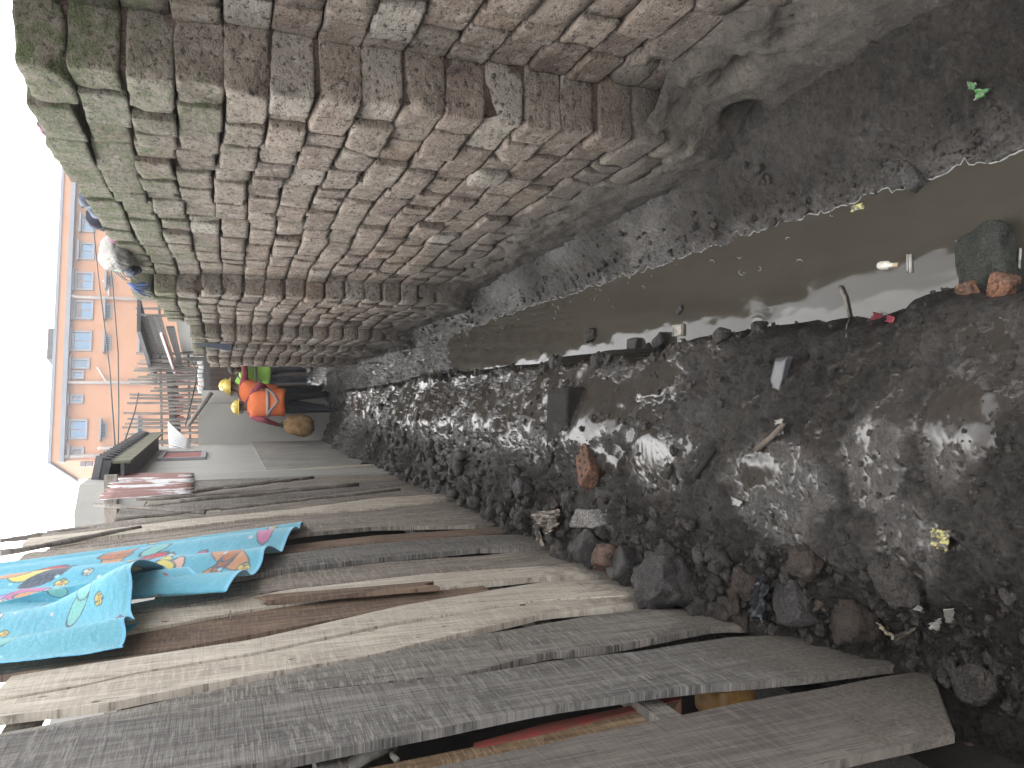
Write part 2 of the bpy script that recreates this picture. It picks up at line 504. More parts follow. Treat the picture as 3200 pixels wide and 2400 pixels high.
def make_wood(name, c_dark, c_mid, c_light, saw=0.5, fleck=0.3, seed=0.0, mud=True):
    """weathered sawn board; grain runs along world Z, saw marks slant across it"""
    t = NT(name)
    oi = t.rand()
    off = t.n('ShaderNodeCombineXYZ'); 
    for i in range(3): t.l(t.math('MULTIPLY', oi, 37.0 + 11 * i), off.inputs[i])
    add = t.n('ShaderNodeVectorMath', operation='ADD')
    t.l(t.n('ShaderNodeNewGeometry').outputs['Position'], add.inputs[0]); t.l(off.outputs[0], add.inputs[1])
    def mapped(sc, rot=(0, 0, 0)):
        mp = t.n('ShaderNodeMapping'); t.l(add.outputs[0], mp.inputs[0]); mp.inputs['Scale'].default_value = sc; mp.inputs['Rotation'].default_value = rot; return mp.outputs[0]
    g1 = t.noise(mapped((1, 14, 0.9)), 3.0, 7, 0.65, 0.6)       # broad grain
    g2 = t.noise(mapped((1, 60, 1.6)), 4.0, 6, 0.7, 0.3)       # fine fibres
    g3 = t.noise(mapped((1, 5, 45), (0.25, 0, 0)), 2.2, 4, 0.7)  # saw marks across
    g5 = t.noise(mapped((1, 3, 130), (0.3, 0, 0)), 1.5, 3, 0.7)
    pt = t.noise(mapped((1, 3.2, 1.3)), 1.6, 5, 0.65)
    col = t.ramp(t.math('ADD', t.math('MULTIPLY', g1, 0.6), t.math('MULTIPLY', pt, 0.4)), [(0.38, c_dark), (0.5, c_mid), (0.62, c_light)])
    col = t.mix(t.math('MULTIPLY', t.ramp(g2, [(0.36, 1.0), (0.48, 0.0)]), 0.8), col, tuple(0.35 * x for x in c_dark))
    sm = t.math('MULTIPLY', t.ramp(g3, [(0.50, 0.0), (0.60, 1.0)]), t.ramp(pt, [(0.35, 1.0), (0.65, 0.15)]))
    col = t.mix(t.math('MULTIPLY', sm, saw * 0.55), col, tuple(min(1, x * 1.35 + 0.03) for x in c_light))
    col = t.mix(t.math('MULTIPLY', t.ramp(g5, [(0.36, 1.0), (0.46, 0.0)]), saw * 0.5), col, tuple(0.45 * x for x in c_dark))
    fl = t.ramp(t.voro(mapped((1, 26, 10)), 1.0), [(0.10, 1.0), (0.17, 0.0)])
    fl = t.math('MULTIPLY', fl, t.ramp(t.noise(mapped((1, 6, 3)), 2.0, 3), [(0.5, 0.0), (0.6, 1.0)]))
    col = t.mix(t.math('MULTIPLY', fl, fleck), col, tuple(0.3 * x for x in c_dark))
    z = t.worldz()
    hgt = t.math('ADD', t.math('MULTIPLY', g2, 0.8), t.math('ADD', t.math('MULTIPLY', g3, 0.5 * saw), t.math('MULTIPLY', g5, 0.5 * saw)))
    if mud:
        w = t.coord('World')
        mn = t.noise(w, 9, 7, 0.75)
        md = t.ramp(t.math('ADD', t.maprange(z, 0.62, -0.05, 0.0, 1.0), t.math('MULTIPLY', t.math('SUBTRACT', mn, 0.5), 1.5)), [(0.50, 0.0), (0.80, 1.0)])
        col = t.mix(t.math('MULTIPLY', md, 0.75), col, t.mix(t.ramp(t.noise(w, 90, 4, 0.7), [(0.4, 0.0), (0.6, 1.0)]), (0.055, 0.047, 0.039), (0.12, 0.105, 0.088)))
    return t.done(col, 0.82, 0.3, t.bump(hgt, 0.6, 0.006))

M = {}
M['brick'] = make_brick_mat()
M['mortar'] = make_earth_mat('earth_mortar', (0.045, 0.031, 0.024), (0.105, 0.074, 0.056))
M['render'] = make_render_mat()
M['mud'] = make_mud_mat()
M['clod'] = make_earth_mat('mud_clod', (0.018, 0.0157, 0.0138), (0.060, 0.0525, 0.046), 22, 0.42, 0.95)
M['redclod'] = make_earth_mat('reddish_clod', (0.022, 0.017, 0.014), (0.058, 0.044, 0.035), 22, 0.7, 0.95)
M['darkrock'] = make_earth_mat('dark_rock', (0.022, 0.021, 0.0205), (0.062, 0.058, 0.055), 16, 0.5, 0.95)
M['orangebrick'] = make_earth_mat('fired_clay', (0.055, 0.035, 0.026), (0.17, 0.082, 0.048), 11, 0.8, 0.8)
M['redbrick'] = make_earth_mat('muddy_fired_clay', (0.040, 0.032, 0.027), (0.105, 0.058, 0.043), 9, 0.75, 0.8)
M['greystone'] = make_earth_mat('grey_stone', (0.075, 0.07, 0.066), (0.17, 0.16, 0.15), 14, 0.75, 0.8)
M['mossstone'] = make_earth_mat('wet_mossy_stone', (0.018, 0.020, 0.017), (0.055, 0.057, 0.047), 26, 0.4, 0.95)
M['water'] = make_water_mat()
M['wood_grey'] = make_wood('weathered_grey_wood', (0.088, 0.081, 0.074), (0.155, 0.141, 0.127), (0.235, 0.214, 0.19), 1.0, 0.5)
M['wood_slate'] = make_wood('slate_grey_wood', (0.078, 0.074, 0.070), (0.128, 0.120, 0.112), (0.195, 0.183, 0.168), 1.0, 0.5)
M['wood_mid'] = make_wood('greyed_brown_wood', (0.115, 0.101, 0.087), (0.205, 0.18, 0.154), (0.30, 0.265, 0.228), 0.7, 0.4)
M['wood_brown'] = make_wood('dark_brown_wood', (0.075, 0.052, 0.04), (0.14, 0.098, 0.074), (0.22, 0.155, 0.11), 0.5, 0.5)
M['wood_pale'] = make_wood('pale_sawn_wood', (0.29, 0.255, 0.21), (0.40, 0.36, 0.305), (0.50, 0.455, 0.39), 0.5, 1.0)
M['wood_front'] = make_wood('purplish_brown_wood', (0.075, 0.065, 0.058), (0.115, 0.100, 0.088), (0.155, 0.135, 0.118), 0.55, 0.3)
M['wood_red'] = make_wood('raw_timber', (0.13, 0.085, 0.05), (0.22, 0.15, 0.09), (0.32, 0.235, 0.15), 0.8, 0.3, mud=False)
M['stick'] = make_wood('weathered_pole_wood', (0.10, 0.088, 0.078), (0.155, 0.138, 0.122), (0.22, 0.198, 0.178), 0.1, 0.4, mud=False)
M['nail'] = plain('rusty_nail', (0.06, 0.04, 0.03), 0.6, 0.5, 0.3, 60)
M['oldtimber'] = make_earth_mat('black_wet_timber', (0.010, 0.009, 0.008), (0.028, 0.024, 0.021), 20, 0.85, 0.9)
M['gateboard'] = plain('dark_brown_board', (0.045, 0.030, 0.023), 0.85, 0.2, 0.4, 8, coord='World')
M['blackgap'] = plain('shade_and_wood_black', (0.022, 0.02, 0.018), 0.9, 0.2, 0.3, 9)  # near black standing for shade in gaps and holes; also colours a branch

# ================================================================== the ground: mud, ditch and water
WATER_Z = -0.38
XL_Y = [0.8, 1.46, 1.9, 2.4, 3.0, 4.0, 5.4, 7.0, 8.5, 10.0, 13.0, 17.0]
XL_X = [0.42, 0.33, 0.285, 0.235, 0.19, 0.155, 0.13, 0.085, 0.03, -0.04, -0.16, -0.3]
XR_Y = [0.8, 1.46, 2.4, 3.0, 4.0, 5.4, 7.0, 8.5, 10.0, 13.0, 17.0]
XR_X = [0.70, 0.685, 0.655, 0.645, 0.62, 0.575, 0.52, 0.40, 0.31, 0.18, 0.15]
WALL_Y = [0.6, 2.3, 2.7, 6.0, 6.2, 8.15, 8.35, 9.55, 9.75, 10.95, 11.15, 13.0, 17.0]
WALL_X = [1.22, 1.17, 0.95, 0.80, 0.67, 0.60, 0.48, 0.475, 0.41, 0.38, 0.305, 0.285, 0.285]

def ground_base(x, y):
    wob = 0.026 * vnoise2(y * 5.0, y * 0 + 3.3, 11) + 0.018 * vnoise2(y * 14.0, y * 0 + 1.3, 12)
    xl = np.interp(y, XL_Y, XL_X) + wob * 1.3
    xr = np.interp(y, XR_Y, XR_X) + 0.014 * vnoise2(y * 6.0, y * 0 + 8.3, 13) + 0.010 * vnoise2(y * 19.0, y * 0 + 2.2, 14)
    xw = np.interp(y, WALL_Y, WALL_X)
    # left bank: gentle rise from the ditch to the fence, heaped along the fence further on
    heap = np.interp(y, [1, 2.4, 4, 6, 8, 11, 14], [0.00, 0.0, 0.03, 0.06, 0.16, 0.20, 0.12])
    edge = np.interp(y, [1, 1.5, 2.2, 3.5, 8, 10.5, 14], [-0.24, -0.20, -0.14, -0.12, -0.12, 0.05, 0.08])
    dip = np.interp(y, [1.0, 1.7, 1.95, 2.3, 2.65], [-0.30, -0.30, -0.20, -0.10, 0.0]) * sstep(-0.42, -0.82, x)
    tl = np.clip((xl - x) / 1.05, 0, 1.4)
    left = dip + edge + (0.02 - edge) * sstep(0, 0.45, tl) + heap * sstep(0.35, 1.0, tl)
    steep = np.interp(y, [1, 1.5, 2.2, 3.0, 9], [0.16, 0.14, 0.08, 0.05, 0.05])
    bed = np.interp(y, [0.8, 6.2, 7.4, 8.4, 10.5, 12.6, 13.5, 15.0], [-0.50, -0.46, -0.385, -0.365, -0.20, 0.05, 0.20, 0.22])
    drop = sstep(0, 1, (x - (xl - steep)) / steep)
    h = left * (1 - drop) + bed * drop
    # right bank up to the foot of the wall
    tr = np.clip((x - (xr - 0.03)) / np.maximum(xw - xr + 0.03, 0.03), 0, 1.3)
    foot = np.interp(y, [1, 2.6, 4, 6, 9, 13], [-0.22, -0.25, -0.25, -0.27, -0.2, 0.05])
    rim = bed + (WATER_Z + 0.012 - bed) * sstep(-0.13, 0.0, x - xr)
    right = rim + (foot - WATER_Z - 0.012) * sstep(0.0, 1.0, tr)
    h = np.where(x > xr - 0.13, np.maximum(right, bed), h)
    return h, xl, xr, xw

# smooth, wet, slipped patches (x, y, radius x, radius y)
SLICKS = [(-0.32, 2.02, 0.20, 0.26), (-0.22, 1.62, 0.16, 0.12), (-0.10, 1.40, 0.2, 0.10), (-0.33, 2.75, 0.14, 0.22), (-0.12, 3.35, 0.16, 0.3), (-0.42, 1.52, 0.16, 0.12), (0.02, 2.9, 0.10, 0.2)]

def ground_h(x, y):
    x = np.asarray(x, float); y = np.asarray(y, float)
    h, xl, xr, xw = ground_base(x, y)
    slick = np.zeros_like(h)
    for (cx, cy, rx, ry) in SLICKS:
        d = np.hypot((x - cx) / rx, (y - cy) / ry) + 0.35 * fbm2(x * 7, y * 7, 77, 3)
        slick = np.maximum(slick, 1 - sstep(0.6, 1.15, d))
    inch = sstep(0, 0.1, x - xl) * (1 - sstep(-0.06, 0.02, x - xr))
    ampl = np.interp(y, [1, 2.5, 4, 7, 12], [0.75, 0.95, 1.2, 1.35, 1.4]) * (1 - 0.7 * slick) * (1 - 0.75 * inch * (y < 6.6))
    fence_side = sstep(-0.30, -0.70, x)
    onbank = (x > xr - 0.02)
    ampl = np.where(onbank, 0.55, ampl)
    big = 0.045 * fbm2(x * 3.1, y * 2.6, 21, 3)
    lump = 0.030 * fbm2(x * 9, y * 8, 22, 3, 0.55, True)
    w1, id1, s1 = worley2(x * 11 + 0.4 * vnoise2(x * 20, y * 20, 5), y * 10 + 0.4 * vnoise2(x * 20, y * 20, 6), 23)
    patch = sstep(-0.15, 0.35, fbm2(x * 2.7, y * 2.3, 27, 3))
    clod = 0.026 * (id1 - 0.15) * np.sqrt(np.clip(1 - (w1 / 0.62) ** 2, 0, 1)) * (0.25 + 0.75 * np.maximum(patch, fence_side))
    w2, id2, s2 = worley2(x * 27 + 0.5 * vnoise2(x * 50, y * 50, 7), y * 25, 24)
    clod2 = 0.011 * id2 * np.sqrt(np.clip(1 - (w2 / 0.6) ** 2, 0, 1)) * (0.3 + 0.7 * sstep(-0.2, 0.3, fbm2(x * 5, y * 4, 28, 2)))
    fine = 0.030 * fbm2(x * 24, y * 22, 25, 5, 0.68) - 0.012 * np.abs(fbm2(x * 55, y * 50, 29, 3, 0.6)) + 0.007 * fbm2(x * 120, y * 110, 26, 2)
    d = big + lump + clod * (0.55 + 0.9 * fence_side) + clod2 * (0.8 + 0.4 * fence_side) + fine
    # slick patches: shallow wrinkles running down the slope
    worm = fbm2(x * 24 + 1.6 * vnoise2(x * 9, y * 9, 31), y * 52 + 1.2 * vnoise2(x * 11, y * 8, 33), 32, 2, 0.5, True)
    wr = 0.005 * worm * slick
    h2 = h + ampl * d + wr
    # water standing in the hollows
    level = h + ampl * (big * 0.9) - 0.012 - 0.012 * vnoise2(x * 1.7, y * 1.3, 41)
    farpud = np.interp(y, [1, 2.6, 4.0, 9, 13], [0.0, 0.003, 0.020, 0.020, 0.006]) * sstep(-0.75, -0.42, x) * (x < xl)
    level = level + 1.85 * farpud + slick * (0.012 + wr * 0.3) - 0.05 * fence_side
    # two open puddles on the bank
    for (cx, cy, r) in ((-0.16, 5.0, 0.09), (-0.29, 4.75, 0.10), (-0.27, 2.12, 0.05), (-0.13, 1.86, 0.04)):
        level = level + 0.018 * np.exp(-((x - cx) ** 2 + ((y - cy) / 1.5) ** 2) / (r * r))
    film = sstep(-0.0015, 0.0015, level - h2)
    film = np.maximum(film, sstep(0.25, 0.6, slick) * sstep(0.05, -0.25, worm) * 0.9) * (1 - inch * (y < 6.6))
    film = np.where(onbank, 0, film)
    h2 = np.maximum(h2, np.where(level > h2, level, h2))
    wet = np.clip(0.25 + 0.9 * fbm2(x * 2.3, y * 1.9, 51, 3) + 0.8 * slick + np.interp(y, [1, 2.5, 4, 10], [-0.1, 0.12, 0.7, 0.8]) - 0.45 * fence_side, 0, 1)
    near_w = 1 - sstep(0.0, 0.06, np.abs(h2 - WATER_Z))
    wet = np.maximum(wet, near_w)
    return h2, np.clip(wet, 0, 1), film

NR = 800
gy = 1.0 * np.power(15.6 / 1.0, np.linspace(0, 1, NR))
gx = np.linspace(-1.22, 1.28, 470)
GX, GY = np.meshgrid(gx, gy)
GH, GW, GF = ground_h(GX, GY)
# a little sideways push so that clods overhang
JX = 0.010 * fbm2(GX * 30, GY * 30, 61, 2) * (1 - GF); JY = 0.010 * fbm2(GX * 30, GY * 30, 62, 2) * (1 - GF)
GV = np.stack([GX + JX, GY + JY, GH], axis=-1).reshape(-1, 3)
gme = mesh_np('ground', GV, grid_faces(NR, len(gx)), True, {'wet': ('FLOAT', GW.ravel()), 'film': ('FLOAT', GF.ravel())})
ground = tag(link('ground', gme, M['mud']), kind='structure')

def gh(x, y):
    """height of the mud at one place"""
    iy = np.interp(y, gy, np.arange(NR)); ix = np.interp(x, gx, np.arange(len(gx)))
    return float(GH[int(round(iy)), int(round(ix))])

def at(px, py):
    """the point of the mud seen at a place in the photograph"""
    d = ray(px, py); p = CAM.copy()
    for k in range(4000):
        p = p + d * 0.006
        lo = max(gh(p.x, p.y), WATER_Z) if 1.0 < p.y < 15.6 and -1.2 < p.x < 1.28 else -0.5
        if p.z <= lo: return Vector((p.x, p.y, lo))
    return p

MB().box((-400, -60, -1.2), (400, 700, -0.75)).build('terrain', M['clod'])['kind'] = 'structure'
MB().box((-40, -6, -0.7), (-1.0, 40, -0.03)).build('yard_ground', M['clod'])['kind'] = 'structure'
MB().box((0.9, 15.4, -0.7), (60, 60, -0.02)).build('far_ground', M['clod'])['kind'] = 'structure'

# ---- water in the ditch, with two rings where drops fell
wy = np.linspace(0.9, 9.0, 620); wx = np.linspace(0.0, 0.82, 110)
WX, WY = np.meshgrid(wx, wy)
WZ = WATER_Z + 0.0006 * fbm2(WX * 9, WY * 6, 71, 3)
RINGS = [on_z(2128, 1063, WATER_Z), on_z(2365, 1030, WATER_Z)]
for c, k in zip(RINGS, (1.0, 1.0)):
    r = np.hypot(WX - c.x, WY - c.y)
    WZ = WZ + 0.0016 * k * np.sin(r * 2 * math.pi / 0.022) * np.exp(-(r / 0.048) ** 2)
wme = mesh_np('ditch_water', np.stack([WX, WY, WZ], -1).reshape(-1, 3), grid_faces(len(wy), len(wx)), True)
tag(link('ditch_water', wme, M['water']), kind='structure')

# ---- thin pale line along the water's edge, with small floating bits
M['edge_pale'] = plain('pale_foam_and_edge', (0.20, 0.20, 0.19), 0.35, 0.5, 0.3, 40)
mb = MB()
def edge_line(side):
    run = []
    for y in np.arange(1.3, 8.0, 0.014):
        xs = np.linspace(0.44 if side > 0 else 0.0, 0.85 if side > 0 else 0.44, 160)
        z = np.interp(xs, gx, GH[int(np.interp(y, gy, np.arange(NR)))])
        s = np.where(z < WATER_Z)[0]
        ok = len(s) > 3
        if ok:
            run.append((xs[s[-1]] if side > 0 else xs[s[0]], y))
        if (not ok or y > 7.97 or random.random() < 0.02) and len(run) > 3:
            pts = [Vector((a + random.uniform(-.003, .003), b, WATER_Z + 0.001)) for a, b in run]
            mb.tube(pts, [random.uniform(0.0012, 0.0035) for _ in pts], 5); run = []
edge_line(+1)
for k in range(55):
    y = random.uniform(1.6, 7.5); x = float(np.interp(y, XR_Y, XR_X)) - abs(random.gauss(0.03, 0.09))
    if gh(x, y) < WATER_Z:
        a = random.uniform(0, 6.28); s = random.uniform(0.002, 0.006)
        pts = [Vector((x + s * 2.2 * math.cos(a + q), y + s * 3 * math.sin(a + q * 1.3), WATER_Z + 0.0015)) for q in (0, 0.9, 1.8, 2.6)]
        mb.tube(pts, s * 0.35, 5)
tag(mb.build('foam_and_edge_line', M['edge_pale'], None, True), kind='stuff')

# ================================================================== the stepped brick wall along the ditch
SECT = [  # x0, y0, x1, y1 of each length of wall's face; top at both ends
    (1.200, 1.20, 1.165, 2.66, 2.58, 2.56),
    (0.955, 2.65, 0.800, 6.12, 2.33, 2.29),
    (0.660, 6.10, 0.595, 8.26, 2.30, 2.10),
    (0.472, 8.24, 0.472, 9.62, 2.02, 1.98),
    (0.405, 9.60, 0.37, 11.02, 1.99, 1.93),
    (0.300, 11.00, 0.280, 13.0, 1.91, 1.87),
]
wall = empty('brick_wall', (0.95, 2.65, -0.3), 'mossy wall of rough pinkish grey bricks stepping along the ditch', 'wall')
COURSE = 0.151
rb = random.Random(31)
bricks = []
for si, (x0, y0, x1, y1, t0, t1) in enumerate(SECT):
    slope = (x1 - x0) / (y1 - y0)
    step = 0.22 if si == 0 else (0.215, 0.145, 0.14, 0.075, 0.08)[si - 1]
    for k in range(20):
        zb = -0.41 + k * COURSE
        y = y0
        first = True
        while y < y1 - 0.02:
            L = rb.choice([0.10, 0.14, 0.18, 0.23, 0.26, 0.28, 0.31, 0.34])
            if first: L = 0.31 if k % 2 else 0.17
            if y1 - y - L < 0.09: L = y1 - y
            yc = y + L / 2
            top = t0 + (t1 - t0) * (yc - y0) / (y1 - y0) + 0.03 * math.sin(yc * 5 + si)
            if zb + COURSE * 0.55 > top: y += L; first = False; continue
            hh = COURSE
            sag = 0.018 * math.sin(yc * 1.9 + 0.4) + 0.010 * math.sin(yc * 4.3 + k * 0.3)
            jig = rb.gauss(0, 0.007)
            if first and si > 0:
                D = step + 0.06; xface = x0 + slope * (yc - y0) + jig * 0.5 + 0.004
            else:
                D = 0.22; xface = x0 + slope * (yc - y0) + jig
            miss = (not first) and 3 < k < 13 and rb.random() < 0.014
            if not miss:
                bricks.append(dict(si=si, c=(xface + D / 2, yc, zb + hh / 2 + sag), half=(D / 2, L / 2 - rb.uniform(0.001, 0.004), hh / 2 - rb.uniform(0.002, 0.007)),
                               rot=(rb.gauss(0, 0.022), rb.gauss(0, 0.012), -slope + rb.gauss(0, 0.018)), corner=first and si > 0, k=k))
            y += L; first = False

def seen(b):
    x, y, z = b['c']
    v = Vector((x, y, z)) - CAM
    f = v.dot(_F); r = v.dot(_R) / f * FPX; u = v.dot(_U) / f * FPX
    hid = z < (-0.02 if y < 3 else 0.02)
    inside = abs(r) < 1290 and abs(u) < 1700
    return (0 if (hid or not inside) else 1) * b['half'][1] * b['half'][2] / (v.length ** 2) * (abs(x - b['half'][0]) / v.length + (0.8 if b['corner'] else 0))

for b in bricks: b['size'] = seen(b)
bricks.sort(key=lambda b: -b['size'])
sv, sf, st, nb = [], [], [], 0
for i, b in enumerate(bricks):
    dist = (Vector(b['c']) - CAM).length
    single = i < 300 and b['size'] > 0
    n = 12 if dist < 3.3 else (9 if dist < 4.6 else (6 if dist < 7 else 3))
    if not b['size']: n = 3
    if b['corner']:
        chips, chip = rb.choice([(1, 0.2), (2, 0.24), (2, 0.3)])
    else:
        chips, chip = rb.choice([(0, 0.1), (1, 0.1), (1, 0.16), (2, 0.22), (2, 0.13)] + ([(3, 0.28), (2, 0.3)] if b['c'][2] < 0.9 else []))
    P, F = rough_block(b['half'], n, 1000 + i, r=rb.uniform(0.003, 0.007) if not b['corner'] else 0.011, amp=0.0062 if not b['corner'] else 0.0085, freq=20.0, chips=chips, chip=chip)
    tone = rb.random() if rb.random() < 0.6 else rb.betavariate(3, 3)
    if b['corner'] and rb.random() < 0.75: tone = rb.uniform(0.45, 1.0)
    if single:
        tn = np.full(len(P), tone)
        me = mesh_np('brick', P, F, True, {'tone': ('FLOAT', tn)})
        o = link('brick', me, M['brick'])
        o.parent = wall
        o.location = Vector(b['c']) - wall.location
        o.rotation_euler = b['rot']
    else:
        rz = b['rot'][2]
        c, s = math.cos(rz), math.sin(rz)
        Q = np.stack([P[:, 0] * c - P[:, 1] * s, P[:, 0] * s + P[:, 1] * c, P[:, 2]], 1) + np.array(b['c'])
        sv.append(Q); sf.append(F + nb); st.append(np.full(len(Q), tone)); nb += len(Q)
me = mesh_np('small_bricks', np.concatenate(sv), np.concatenate(sf), True, {'tone': ('FLOAT', np.concatenate(st))})
tag(link('small_bricks', me, M['brick'], wall), kind='stuff')

# the earth bedding behind and between the bricks
mb = MB()
for si, (x0, y0, x1, y1, t0, t1) in enumerate(SECT):
    d = 0.036
    mb.prism([(x0 + d, y0 + 0.02, -0.6), (x1 + d, y1, -0.6), (x1 + d + 0.5, y1, -0.6), (x0 + d + 0.5, y0 + 0.02, -0.6)], (0, 0, 0.6 + min(t0, t1) - 0.07))
mb.build('mortar', M['mortar'], wall)

# muddy cement smeared over the foot of the wall
ry = 1.15 * np.power(13.0 / 1.15, np.linspace(0, 1, 420))
rt = np.linspace(0, 1, 60)
RY, RT = np.meshgrid(ry, rt, indexing='ij')
ztop = np.interp(RY, [1.1, 2.0, 2.5, 2.9, 3.6, 5, 6, 8, 13], [0.27, 0.24, 0.14, 0.12, 0.18, 0.20, 0.10, 0.2, 0.25]) + 0.09 * fbm2(RY * 3.1, RY * 0 + 2.1, 81, 3)
RZ = -0.46 + (ztop + 0.46) * RT
face = np.interp(RY, [1.1, 1.7, 2.2, 2.5, 2.66, 2.75, 6.0, 6.15, 8.2, 8.3, 9.55, 9.65, 10.95, 11.05, 13], [1.205, 1.19, 1.165, 1.10, 0.968, 0.952, 0.808, 0.668, 0.60, 0.478, 0.475, 0.41, 0.38, 0.305, 0.285])
flare = np.interp(RY, [1.1, 1.8, 2.3, 2.6, 3.2, 13], [0.15, 0.15, 0.15, 0.07, 0.05, 0.04])
thick = 0.012 + flare * (1 - RT) ** 1.4 - 0.075 * sstep(0.62, 1.02, RT + 0.34 * fbm2(RY * 6, RZ * 7, 82, 4))
bumpy = 0.016 * fbm2(RY * 6, RZ * 9, 83, 4) + 0.006 * fbm2(RY * 30, RZ * 30, 84, 3)
RX = face - thick - bumpy
for (hx, hy, ry_, rz_) in ((2320, 450, 0.085, 0.055), (2420, 465, 0.05, 0.04), (1580, 330, 0.03, 0.03)):
    p = on_x(hx, hy, 0.93)
    RX = RX + 0.15 * np.exp(-(((RY - p.y) / ry_) ** 2 + ((RZ - p.z) / rz_) ** 2) ** 2)
me = mesh_np('mud_render', np.stack([RX, RY, RZ], -1).reshape(-1, 3), grid_faces(len(ry), len(rt)), True)
link('mud_render', me, M['render'], wall)

# ================================================================== the plank fence
FX = -0.87
fence = empty('plank_fence', (FX, 4.0, 0.0), 'tall grey fence of uneven weathered upright planks beside the muddy path', 'fence')

def plank(far, near, mat, x=FX, thick=0.026, zt=None, zb=None, bow=0.0, seed=0, name='plank', parent=fence, ragged_top=0.01, foot=(0.0, 0.0)):
    """far/near: points of the photograph along the plank's far and near front edges"""
    A = sorted([(p.z, p.y) for p in (on_x(a, b, x) for a, b in far)])
    B = sorted([(p.z, p.y) for p in (on_x(a, b, x) for a, b in near)])
    def ev(T, z):
        if z <= T[0][0]: i = 0
        elif z >= T[-1][0]: i = len(T) - 2
        else: i = max(j for j in range(len(T) - 1) if T[j][0] <= z)
        (z0, y0), (z1, y1) = T[i], T[i + 1]
        sl = (y1 - y0) / (z1 - z0)
        if z < T[0][0] or z > T[-1][0]:
            # beyond the marks go on along the whole plank's lean
            sl = (T[-1][1] - T[0][1]) / (T[-1][0] - T[0][0])
            base = T[0] if z < T[0][0] else T[-1]
            return base[1] + sl * (z - base[0])
        return y0 + sl * (z - z0)
    z0 = zb if zb is not None else -0.12
    z1 = zt if zt is not None else 2.65
    NS, NW = 40, 6
    rg = random.Random(seed)
    V = []
    for i in range(NS + 1):
        s = i / NS; z = z0 + (z1 - z0) * s
        ya, yb = ev(A, z), ev(B, z)
        ya += 0.003 * float(vnoise2(z * 7, seed * 3.1, 3)) + 0.0015 * float(vnoise2(z * 31, seed * 3.1, 4)); yb += 0.003 * float(vnoise2(z * 7, seed * 1.7, 5)) + 0.0015 * float(vnoise2(z * 31, seed * 1.7, 6))
        bx = bow * math.sin(math.pi * min(1, max(0, s)))
        ring = []
        for j in range(NW + 1):
            t = j / NW; y = yb + (ya - yb) * t
            dz = (ragged_top * float(vnoise2(t * 6, seed * 2.3, 8)) if i in (0, NS) else 0.0) + (foot[0] + (foot[1] - foot[0]) * t) * max(0.0, 1 - s * 3)
            cup = 0.004 * math.sin(math.pi * t) * (1 if seed % 2 else -1)
            ring.append((x + bx + cup + (-0.004 if j in (0, NW) else 0), y, z + dz))
        for j in range(NW, -1, -1):
            t = j / NW; y = yb + (ya - yb) * t
            dz = (ragged_top * float(vnoise2(t * 6, seed * 2.3, 8)) if i in (0, NS) else 0.0) + (foot[0] + (foot[1] - foot[0]) * t) * max(0.0, 1 - s * 3)
            ring.append((x - thick + bx, y, z + dz))
        V.append([Vector(p) for p in ring])
    mb = MB(); mb.rings(V)
    o = mb.build(name, M[mat], parent)
    return o

